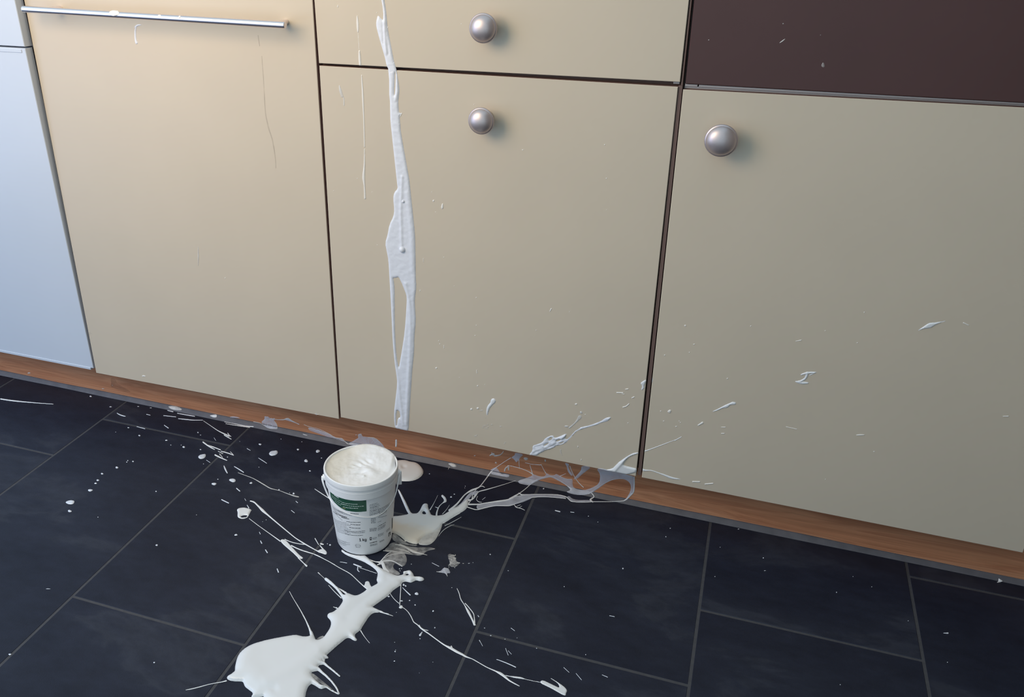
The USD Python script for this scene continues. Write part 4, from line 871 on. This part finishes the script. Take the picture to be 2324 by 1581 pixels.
# --- larger splashes on the floor left of the bucket
splash('yogurt_splash', 'cup shaped yogurt splash with dark hole on the floor left of the bucket', 'spilled yogurt',
       [Db([(1118, 1037), (1140, 1026), (1180, 1021), (1215, 1027), (1248, 1040), (1235, 1058), (1222, 1088), (1205, 1110), (1170, 1119), (1135, 1110), (1124, 1095), (1127, 1062)], 1, [[(1150, 1096), (1180, 1086), (1212, 1088), (1202, 1103), (1175, 1109), (1155, 1105)]])], .0024, .004, only=['floor'])
splash('yogurt_splash', 'long yogurt streak with forked white head running from the cup shaped splash', 'spilled yogurt',
       [Ds((1225, 1115, 5), (1300, 1172, 5), (1400, 1243, 6), (1490, 1307, 10)), Db([(1490, 1296), (1520, 1290), (1550, 1310), (1580, 1347), (1620, 1390), (1660, 1432), (1687, 1447), (1680, 1460), (1655, 1456), (1640, 1450), (1600, 1407), (1550, 1367), (1500, 1322)]), Ds((1645, 1450, 10), (1690, 1495, 8), (1715, 1518, 17)), Ds((1530, 1292, 7), (1610, 1322, 6), (1700, 1336, 5)),
        Ds((1585, 1345, 10), (1660, 1380, 9), (1760, 1412, 8), (1800, 1425, 5), (1870, 1462, 5), (1957, 1510, 6)), Cs((1215, 30, 7), (1330, 85, 6), (1440, 150, 6), (1530, 200, 7), (1590, 255, 7), (1650, 310, 11), (1690, 340, 14)), Cb([(1645, 312), (1660, 288), (1660, 268), (1695, 262), (1706, 300), (1725, 322), (1690, 340), (1665, 330)])], .0020, .004, only=['floor'])
splash('yogurt_splash', 'long thin yogurt streak ending in a small fish shape beside the bucket', 'spilled yogurt',
       [Ds((1235, 965, 9), (1262, 972, 12), (1300, 1005, 14), (1340, 1045, 23), (1380, 1080, 14), (1450, 1140, 10), (1540, 1215, 9), (1620, 1280, 8), (1690, 1325, 11), (1790, 1382, 8), (1825, 1400, 14)), Db([(1808, 1387), (1840, 1375), (1870, 1377), (1892, 1405), (1882, 1425), (1850, 1413), (1818, 1404)]), Ds((1830, 1345, 8), (1862, 1382, 13)), Ds((1788, 1285, 8), (1818, 1337, 6)), Ds((1838, 1330, 14), (1858, 1335, 10))], .0022, .004, only=['floor'])
splash('yogurt_splash', 'long faint yogurt trail on the floor running toward the bucket', 'spilled yogurt',
       [Ds((1130, 723, 3), (1180, 742, 4), (1255, 770, 5), (1310, 800, 8), (1360, 830, 9), (1410, 858, 6), (1480, 875, 4), (1560, 905, 5), (1620, 924, 10), (1648, 930, 7))], .0012, .003, only=['floor'], m='yogurt_thin')
splash('yogurt_splash', 'bundle of fine crossing yogurt streaks over a grout line left of the bucket', 'spilled yogurt',
       [Ds((832, 462, 12), (870, 490, 12), (930, 525, 6)), Ds((870, 488, 8), (930, 508, 8), (980, 528, 8)), Ds((985, 540, 6), (1050, 558, 8), (1092, 574, 6), (1065, 545, 5)), Ds((935, 572, 13), (975, 592, 11), (1035, 618, 6)), Ds((972, 563, 6), (998, 592, 5)), Ds((960, 540, 5), (1000, 560, 5))], .0015, .003, only=['floor'])
splash('yogurt_splash', 'fine yogurt streak with arrow shaped end on the floor under the plinth', 'spilled yogurt',
       [Ds((835, 281, 3), (900, 325, 5), (960, 365, 7), (1010, 390, 10), (1055, 410, 12)), Ds((1042, 385, 6), (1055, 402, 7), (1070, 415, 5)), Ds((1012, 402, 8), (1040, 418, 9), (1072, 437, 6))], .0014, .003, only=['floor'])
for k, (lab_, sh) in enumerate([('pair of tiny parallel yogurt streaks on the floor below the curly splash', [Ds((1015, 290, 4), (1100, 305, 6), (1200, 325, 8), (1260, 330, 9)), Ds((1025, 305, 4), (1130, 322, 6), (1230, 336, 7))]),
                                ('thin yogurt line entering the floor at the left picture edge', [Ls((5, 1117, 8), (80, 1128, 8), (200, 1140, 5), (360, 1152, 3))]),
                                ('thin yogurt line touching the left side of the bucket', [Ds((1785, 862, 4), (1850, 905, 7), (1910, 944, 7))])]):
    splash('yogurt_splash', lab_, 'spilled yogurt', sh, .0010, .002)

NOTES = []
def note(prim, g, noun, where):
    x0, y0, x1, y1 = g.bounds; NOTES.append((prim, g.centroid.x, g.centroid.y, math.hypot(x1 - x0, y1 - y0), (x1 - x0) / max(y1 - y0, .1), noun, where))
def dash_(label, sh, group, only, m='yogurt_drops', H=.0012):
    p = splash('yogurt_dash', label, 'yogurt splatter', sh, H, .002, group=group, only=only, m=m)
    if p is not None: note(p, unary_union(sh), 'dash', only[0])

# --- short dashes on the floor left of the bucket
dash = [[(97, 215, 6), (130, 232, 9), (168, 242, 6)], [(348, 225, 5), (380, 232, 5)], [(500, 318, 6), (535, 342, 8)], [(528, 192, 5), (575, 203, 8)], [(495, 236, 6), (600, 247, 5)], [(612, 216, 6), (690, 230, 8), (760, 242, 7)], [(620, 262, 5), (690, 269, 8), (760, 275, 6), (830, 275, 4)],
        [(1010, 665, 7), (1020, 690, 14), (1038, 725, 9)], [(1097, 670, 5), (1140, 695, 9), (1178, 720, 7)], [(1305, 598, 4), (1340, 620, 6), (1375, 643, 4)], [(1118, 857, 9), (1145, 880, 9)], [(990, 953, 8), (1020, 968, 9), (1050, 982, 8)], [(1187, 945, 4), (1197, 962, 4)], [(1208, 1000, 6), (1222, 1024, 9)], [(1207, 517, 5), (1235, 533, 4)],
        [(860, 616, 3), (892, 637, 4)], [(1312, 1230, 5), (1320, 1247, 6)], [(1322, 1305, 7), (1332, 1325, 10)], [(1365, 1382, 9), (1380, 1405, 10)], [(1465, 1545, 9), (1475, 1572, 10)], [(1585, 1045, 5), (1612, 1066, 5)], [(1625, 968, 6), (1640, 980, 5)], [(265, 330, 4), (335, 348, 6)], [(925, 425, 3), (940, 448, 3)]]
for d in dash:
    dash_('short white yogurt dash on the tiles left of the bucket', [Ds(*d)], 'short dashes left of the bucket', ['floor'])
dash2 = [Es((1105, 1098, 6), (1180, 1125, 9), (1240, 1150, 10), (1298, 1177, 10)), Es((930, 905, 9), (945, 930, 4), (962, 962, 4)), Es((915, 653, 7), (925, 667, 7)), Es((2250, 655, 6), (2300, 665, 6)), Es((1785, 1180, 5), (1840, 1230, 5)), Es((1910, 1240, 5), (1965, 1305, 6)), Es((2175, 1255, 5), (2230, 1278, 7)), Es((1250, 780, 5), (1288, 808, 5)), Es((150, 370, 5), (190, 410, 10), (228, 445, 12)),
         Es((328, 852, 22), (350, 820, 8)), Bs((1500, 742, 7), (1540, 752, 9)), Bs((1630, 755, 5), (1660, 759, 5)), Es((1195, 985, 5), (1222, 1055, 6)), Es((1222, 1010, 4), (1255, 1045, 4)), Es((450, 120, 4), (520, 155, 5)), Cs((1440, 95, 3), (1500, 105, 5)), Cs((1560, 115, 10), (1600, 130, 12), (1630, 140, 6)), Cs((1600, 130, 8), (1595, 165, 10), (1610, 182, 5)), Cs((1610, 145, 4), (1760, 195, 4)),
         C_((1400, 1050), 2.515)[1]((1865, 971, 3), (1890, 971, 8)), Bs((880, 650, 3), (905, 630, 3)), Bs((1450, 525, 5), (1465, 535, 5), (1460, 548, 5))]
for g in dash2:
    dash_('short white yogurt dash on the tiles in front or right of the bucket', [g], 'short dashes right of the bucket', ['floor'])
dash3 = [Ws((433, 1412, 8), (472, 1413, 8)), Ws((503, 1426, 7), (548, 1422, 7)), Ws((1365, 1147, 4), (1390, 1146, 8), (1410, 1146, 4)), Ws((965, 1100, 4), (1025, 1113, 4)), Ws((1020, 612, 4), (1050, 607, 6)), Ws((2200, 1040, 4), (2230, 1040, 7)), Ws((463, 1091, 7), (488, 1077, 13)), Ws((595, 1102, 4), (618, 1102, 5)), Ws((596, 1138, 5), (612, 1138, 6)), Ws((1975, 508, 8), (2005, 522, 5))]
for k, g in enumerate(dash3):
    dash_('short pale yogurt dash on the right cream door', [g], 'short dashes on the right door', ['door3'], 'yogurt_dry', .0009)
dash4 = [Ws((0, 905, 7), (35, 906, 7)), Ws((50, 886, 6), (65, 884, 6)), Ws((87, 935, 7), (98, 930, 8)), Ws((36, 988, 8), (50, 984, 7), (68, 970, 8)), Vs((1138, 922, 5), (1140, 942, 6)), Vs((777, 168, 4), (777, 190, 5)), Vs((915, 755, 4), (918, 772, 6)), Vs((1634, 524, 7), (1642, 508, 9)), Ws((30, 912, 4), (42, 914, 5)), Us((621, 785, 10), (630, 766, 8))]
for g in dash4:
    dash_('short pale yogurt dash on the middle cream door', [g], 'short dashes on the middle door', ['door2'], 'yogurt_dry', .0009)
splash('yogurt_dash', 'tiny bright yogurt dash on the dark brown front', 'yogurt splatter', [Os((673, 289, 4), (692, 276, 8), (707, 264, 4))], .0008, .002, m='yogurt_thin')
splash('yogurt_dash', 'tiny white spike of yogurt at the lower edge of the left cream front', 'yogurt splatter', [Ds((1799, 212, 4), (1800, 228, 9)), Ds((1785, 222, 3), (1815, 228, 5))], .0008, .002, m='yogurt_thin')

# --- drops
def drops(lst, label, group, f, H=.0013, m='yogurt_drops', only=None):
    noun = 'speck' if 'speck' in label else 'spot' if 'spot' in label else 'drop'
    for d in lst:
        x, y, w = d[:3]; h = d[3] if len(d) > 3 else None
        g = f(x, y, w, h); me = relief(g, H, .004, only)
        if me is not None: note(obj('yogurt_drop', me, MAT[m], None, label, 'yogurt splatter', group, smooth=True), g, noun, only[0])
lb1, gp1 = 'small round white yogurt drop on the tiles left of the bucket', 'round drops on the floor left of the bucket'
drops([(666, 504, 24, 14), (241 + 1000, 811, 24, 14), (925, 819, 38, 22), (1083, 788, 56, 30), (1711, 622, 34, 22), (1811, 540, 34, 24), (1642, 525, 22, 13), (1318, 481, 24, 14), (1744, 708, 16, 10), (95, 680, 22, 12), (233, 627, 16, 10), (188, 620, 10, 7), (180, 633, 11, 7), (194, 339, 16, 8), (288, 406, 20, 10), (518, 447, 20, 10), (810, 526, 14, 8),
       (788, 380, 14, 8), (810, 402, 9, 6), (430, 883, 14, 8), (1112, 1254, 26, 15), (434, 1343, 18, 10), (1605, 901, 20, 14), (1480, 868, 14, 8), (1040, 590, 11, 8), (556, 487, 9, 6), (645, 487, 8, 5), (958, 779, 11, 7), (1916, 1340, 18, 12), (1893, 1330, 9, 7), (1843, 598, 11, 7), (1570, 895, 7, 5), (42, 160, 12, 7), (1675, 460, 8, 5), (1497, 436, 8, 5), (835, 648, 8, 5), (85, 377, 7, 5), (1308, 676, 8, 5), (1145, 457, 6, 4), (1370, 1126, 7, 5), (1340, 1142, 6, 4), (775, 1083, 7, 5)], lb1, gp1, Do, only=['floor'])
drops([(475, 266, 62, 26), (471, 325, 26, 15), (610, 185, 30, 16), (646, 138, 16, 10), (661, 117, 20, 10), (690, 73, 18, 10), (790, 31, 20, 12), (1055, 192, 10, 6), (1060, 555, 14, 10), (1042, 1348, 12, 9), (67, 1293, 18, 12), (662, 366, 7, 5), (605 / 1.0, 2000, 1, 1), (325, 850, 28, 4)], lb1, gp1, Mo, only=['floor'])
drops([(613, 1099, 16, 9), (748, 1170, 18, 5), (935, 1168, 14, 4), (1020, 1178, 14, 4)], lb1, gp1, Lo, only=['floor'])
obj('yogurt_drop', relief(Db([(786, 590), (800, 572), (825, 568), (845, 562), (857, 568), (852, 590), (835, 603), (805, 608)]), .0016, .004, ['floor']), MAT['yogurt_drops'], None, 'bluish white yogurt drop with a pointed corner beside the streak bundle', 'yogurt splatter', smooth=True)
obj('yogurt_drop', relief(Db([(1392, 560), (1405, 542), (1435, 536), (1465, 532), (1472, 552), (1455, 572), (1420, 580), (1400, 574)]), .0016, .004, ['floor']), MAT['yogurt_drops'], None, 'largest oval yogurt drop on the tiles behind and left of the bucket', 'yogurt splatter', smooth=True)
lb2, gp2 = 'small round white yogurt drop on the tiles right of the pool', 'round drops on the floor right of the pool'
drops([(162, 342, 19, 23), (182, 353, 17, 16), (293, 432, 42, 25), (140, 505, 26, 13), (222, 501, 14, 12), (278, 546, 15, 13), (461, 608, 18, 17), (478, 777, 14, 12), (10, 460, 20, 16), (75, 1018, 15, 13), (68, 1115, 15, 12), (328, 888, 11, 10), (1040, 34, 14, 11), (983, 780, 11, 9), (1045, 857, 14, 10), (1190, 892, 11, 8), (1510, 985, 12, 8), (2008, 1050, 11, 9), (1222, 199, 9, 8), (1790, 360, 10, 8),
       (120, 180, 14, 9), (140, 178, 10, 8), (125, 200, 12, 6), (240, 132, 10, 7), (650, 370, 10, 6), (80, 1003, 9, 7), (70, 925, 8, 7), (88, 622, 8, 6), (820, 125, 10, 6), (458, 1125, 7, 6), (320, 1235, 6, 6), (1312, 880, 8, 6)], lb2, gp2, Eo, only=['floor'])
drops([(614, 627, 15, 14), (642, 603, 13, 7), (1401, 556, 14, 12), (1782, 790, 9, 7), (2075, 1235, 11, 12), (1862, 840, 8, 6), (770, 1190, 9, 5), (430, 430, 9, 6), (735, 535, 7, 7), (730, 550, 6, 5), (800, 1185, 6, 5)], lb2, gp2, Bo, only=['floor'])
drops([(35, 602, 8, 8), (280, 421, 7, 5), (305, 373, 7, 5), (695, 377, 9, 5), (836, 542, 8, 6), (845, 615, 12, 3), (1254, 738, 6, 6), (1348, 648, 5, 4), (560, 648, 6, 4), (590, 481, 5, 4), (1887, 1137, 6, 5), (1275, 1265, 6, 5), (1663, 901, 6, 4), (1455, 707, 6, 4)], 'tiny white yogurt speck on the dark tiles at the right', 'specks on the floor at the right', C_((1400, 1050), 2.515)[2], only=['floor'])
drops([(390, 524, 13, 9), (440, 630, 11, 6), (414, 676, 7, 6), (273, 692, 7, 9), (763, 526, 8, 6), (1410, 448, 8, 7), (630, 825, 8, 8), (267, 1067, 9, 6), (338, 1098, 11, 6), (362, 1075, 7, 6), (1370, 622, 8, 6), (1187, 553, 7, 5), (1465, 1241, 10, 5), (250, 1010, 8, 6), (1188, 1398, 5, 5), (355, 1066, 6, 4), (300, 1012, 22, 18)], 'tiny pale yogurt drop on the right cream door', 'drops on the right door', Wo, m='yogurt_dry', only=['door3'])
drops([(1102, 1186, 18, 13), (1145, 1180, 18, 13), (1810, 1152, 17, 12), (865, 908, 14, 12), (1144, 1028, 9, 9), (1127, 688, 7, 7), (1135, 620, 7, 7), (1135, 432, 7, 8), (882, 724, 7, 7), (888, 745, 7, 7), (915, 160, 7, 6), (1822, 1440, 8, 12), (755, 385, 6, 14), (465, 77, 6, 5), (985, 355, 5, 5), (1540, 652, 7, 6), (1765, 528, 6, 5), (2160, 1280, 8, 6), (1872, 1222, 8, 6), (1845, 1528, 8, 10), (1020, 972, 6, 5), (1192, 1018, 6, 5)], 'tiny pale yogurt drop on the middle cream door', 'drops on the middle door', Vo, m='yogurt_dry', only=['door2'])
drops([(846, 1357, 12, 17), (906, 1395, 17, 38), (834, 1297, 6, 5), (1449, 1013, 11, 8), (2003, 978, 9, 8), (2015, 1205, 9, 7), (330, 1206, 6, 5), (170, 1290, 6, 5), (430, 1298, 6, 5), (860, 1432, 7, 5), (2015, 1418, 5, 6), (1120, 706, 5, 6)], 'tiny pale yogurt drop on the middle cream door', 'drops on the middle door', Uo, m='yogurt_dry', only=['door2'])
drops([(199, 42, 8, 18), (462, 85, 5, 8), (537, 185, 7, 12), (1033, 162, 5, 8)], 'tiny pale yogurt drop on the cream drawer front', 'drops on the drawer', Uo, m='yogurt_dry', only=['drawer'])
drops([(192, 270, 8, 9), (695, 160, 9, 9), (948, 237, 7, 7), (965, 440, 22, 30)], 'faint dried yogurt spot on the dark brown front', 'spots on the brown front', Oo, H=.0004, m='yogurt_smear', only=['brown'])
drops([(972, 962, 24, 9), (1522, 300, 6, 9)], 'tiny pale yogurt drop on the left cream front', 'drops on the left cream front', Lo, m='yogurt_dry', only=['dw'])
drops([(196, 942, 22, 8), (697, 1048, 16, 6), (760, 1025, 8, 4)], 'tiny pale yogurt drop on the plinth at the left', 'drops on the plinth', Lo, m='yogurt_thin', only=['plinth', 'joint'])

# yogurt on the bar handle
def bar_blob(px, ln, hgt, lab_, up=0.35):
    c = A + (B - A) * ((px[0] - 52) / (648 - 52)); u = (B - A) / L
    e = trimesh.creation.icosphere(3, 1.0)
    n = np.array([.12, -.75, .55]); n -= u * (n @ u); n /= np.linalg.norm(n); w = np.cross(u, n)
    k = 1 + .25 * (meshkit.noise(e.vertices * 2.2, 5)[:, None] - .5)
    v = e.vertices * k * [ln, hgt, hgt * .45]
    e.vertices = c + n * .0052 + v[:, :1] * u + v[:, 1:2] * w + v[:, 2:3] * n
    return obj('yogurt_drop', e, MAT['yogurt'], None, lab_, 'yogurt splatter', smooth=True)
bar_blob((279, 33), .011, .0052, 'pale yogurt blob sitting on the steel bar handle')
bar_blob((382, 39), .0035, .0024, 'tiny yogurt drop on the bar handle right of its blob')
bar_blob((427, 43), .0022, .0030, 'rightmost tiny yogurt drop on the steel bar handle')

# old stains: a faint run on the left front and a dark scuff on the plinth
splash('stain', 'faint grey dried run mark on the left cream front', 'stain', [Ns((1745, 240, 5), (1755, 310, 5)), Ns((1770, 380, 5), (1782, 540, 6), (1795, 760, 7), (1815, 860, 9), (1845, 960, 8), (1866, 1135, 5))], .0002, .001, m='dark_smudge', only=['dw'])
splash('stain', 'dark smudge on the wooden plinth below the left cream front', 'stain', [C_((120, 700), 7.905)[0]([(1030, 1250), (1090, 1230), (1130, 1290), (1150, 1340), (1230, 1390), (1330, 1450), (1420, 1500), (1300, 1500), (1180, 1460), (1080, 1420), (1030, 1400), (1050, 1330)])], .0002, .001, m='dark_smudge', only=['plinth'])
splash('stain', 'small dark nick at the left edge of the left cream front', 'stain', [C_((120, 700), 7.905)[1]((630, 440, 9), (670, 440, 8), (700, 450, 5)), C_((120, 700), 7.905)[1]((640, 470, 6), (670, 462, 4))], .0002, .001, m='dark_smudge', only=['dw'])

# ------------------------------------------------------------------ each small drop and dash gets the label that singles it out
MARKS = {'floor': [((820, 1150), 'bucket'), ((552, 1162), 'cup shaped splash'), ((640, 1490), 'wide end of the pool'), ((880, 1330), 'narrow neck of the pool'), ((1082, 1430), 'grout corner at the forked loop'), ((1125, 1500), 'long curling streak'),
                   ((455, 1035), 'pointed drop'), ((621, 1027), 'large oval drop'), ((495, 1020), 'bundle of crossing streaks'), ((610, 965), 'curly plinth splash'), ((663, 1233), 'forked white head'), ((1010, 1295), 'star shaped smudge'), ((1150, 1140), 'web of strands'),
                   ((960, 1190), 'cream puddle'), ((0, 1150), 'left picture edge'), ((163, 1356), 'left tile corner'), ((288, 905), 'left grout line at the plinth'), ((1612, 1190), 'grout line at the plinth'), ((1591, 1382), 'grout corner of the right tiles'), ((2094, 1500), 'rightmost grout corner')],
         'door2': [((905, 450), 'wide rivulet'), ((1090, 275), 'knob'), ((1112, 920), 'pear shaped blob'), ((1250, 1000), 'feathery splash'), ((1465, 870), 'joint splash'), ((1420, 1060), 'corner fan'), ((825, 330), 'thin broken dribble'), ((745, 600), 'left door edge'), ((1500, 500), 'right door edge'), ((1380, 955), 'tail of the feathery splash')],
         'door3': [((1638, 320), 'knob'), ((1830, 858), 'bent two splash'), ((2110, 738), 'comet splash'), ((1645, 922), 'worm like splash'), ((1465, 870), 'joint splash'), ((1500, 1010), 'upper streak'), ((1500, 1075), 'lower streak'), ((2321, 1000), 'right picture edge'), ((1490, 700), 'left door edge')],
         'drawer': [((875, 80), 'wide rivulet'), ((1095, 65), 'knob'), ((812, 60), 'thin dribble')], 'brown': [((1776, 92), 'bright dash'), ((1560, 100), 'dark joint')],
         'dw': [((450, 580), 'hairline streak')], 'plinth': [((255, 870), 'dark smudge'), ((0, 830), 'left picture edge')]}
PLACE = {'floor': '', 'door2': ', middle door', 'door3': ', right door', 'drawer': ', drawer', 'brown': ', brown front', 'dw': ', left front', 'plinth': ', plinth'}
ORD = ['nearest', 'second nearest', 'third nearest', 'fourth nearest', 'fifth nearest', 'sixth nearest', 'seventh nearest', 'eighth nearest', 'ninth nearest', 'tenth nearest', 'eleventh nearest', 'twelfth nearest']
by = {}
for prim, x, y, size, asp, noun, where in NOTES:
    (mx, my), nm = min(MARKS[where], key=lambda q: math.hypot(q[0][0] - x, q[0][1] - y))
    dx, dy = x - mx, y - my
    way = ('right of' if dx > 0 else 'left of') if abs(dx) > abs(dy) else ('below' if dy > 0 else 'above')
    sz = 'tiny' if size < 7 else 'small' if size < 15 else 'larger'
    sh = {'dash': '' if asp < 2.2 else ' level', 'drop': ' round' if asp < 1.5 else ' oval'}.get(noun, '')
    by.setdefault((sz + sh, noun, way, nm, where), []).append((math.hypot(dx, dy), prim))
for (look, noun, way, nm, where), lst in by.items():
    lst.sort(key=lambda q: q[0])
    for k, (_, prim) in enumerate(lst):
        head = f'{look} pale yogurt {noun}'
        if len(lst) > 1: head = f'{ORD[min(k, 11)]} {look} yogurt {noun}'
        prim.SetCustomDataByKey('label', f'{head} {way} the {nm}{PLACE[where]}')
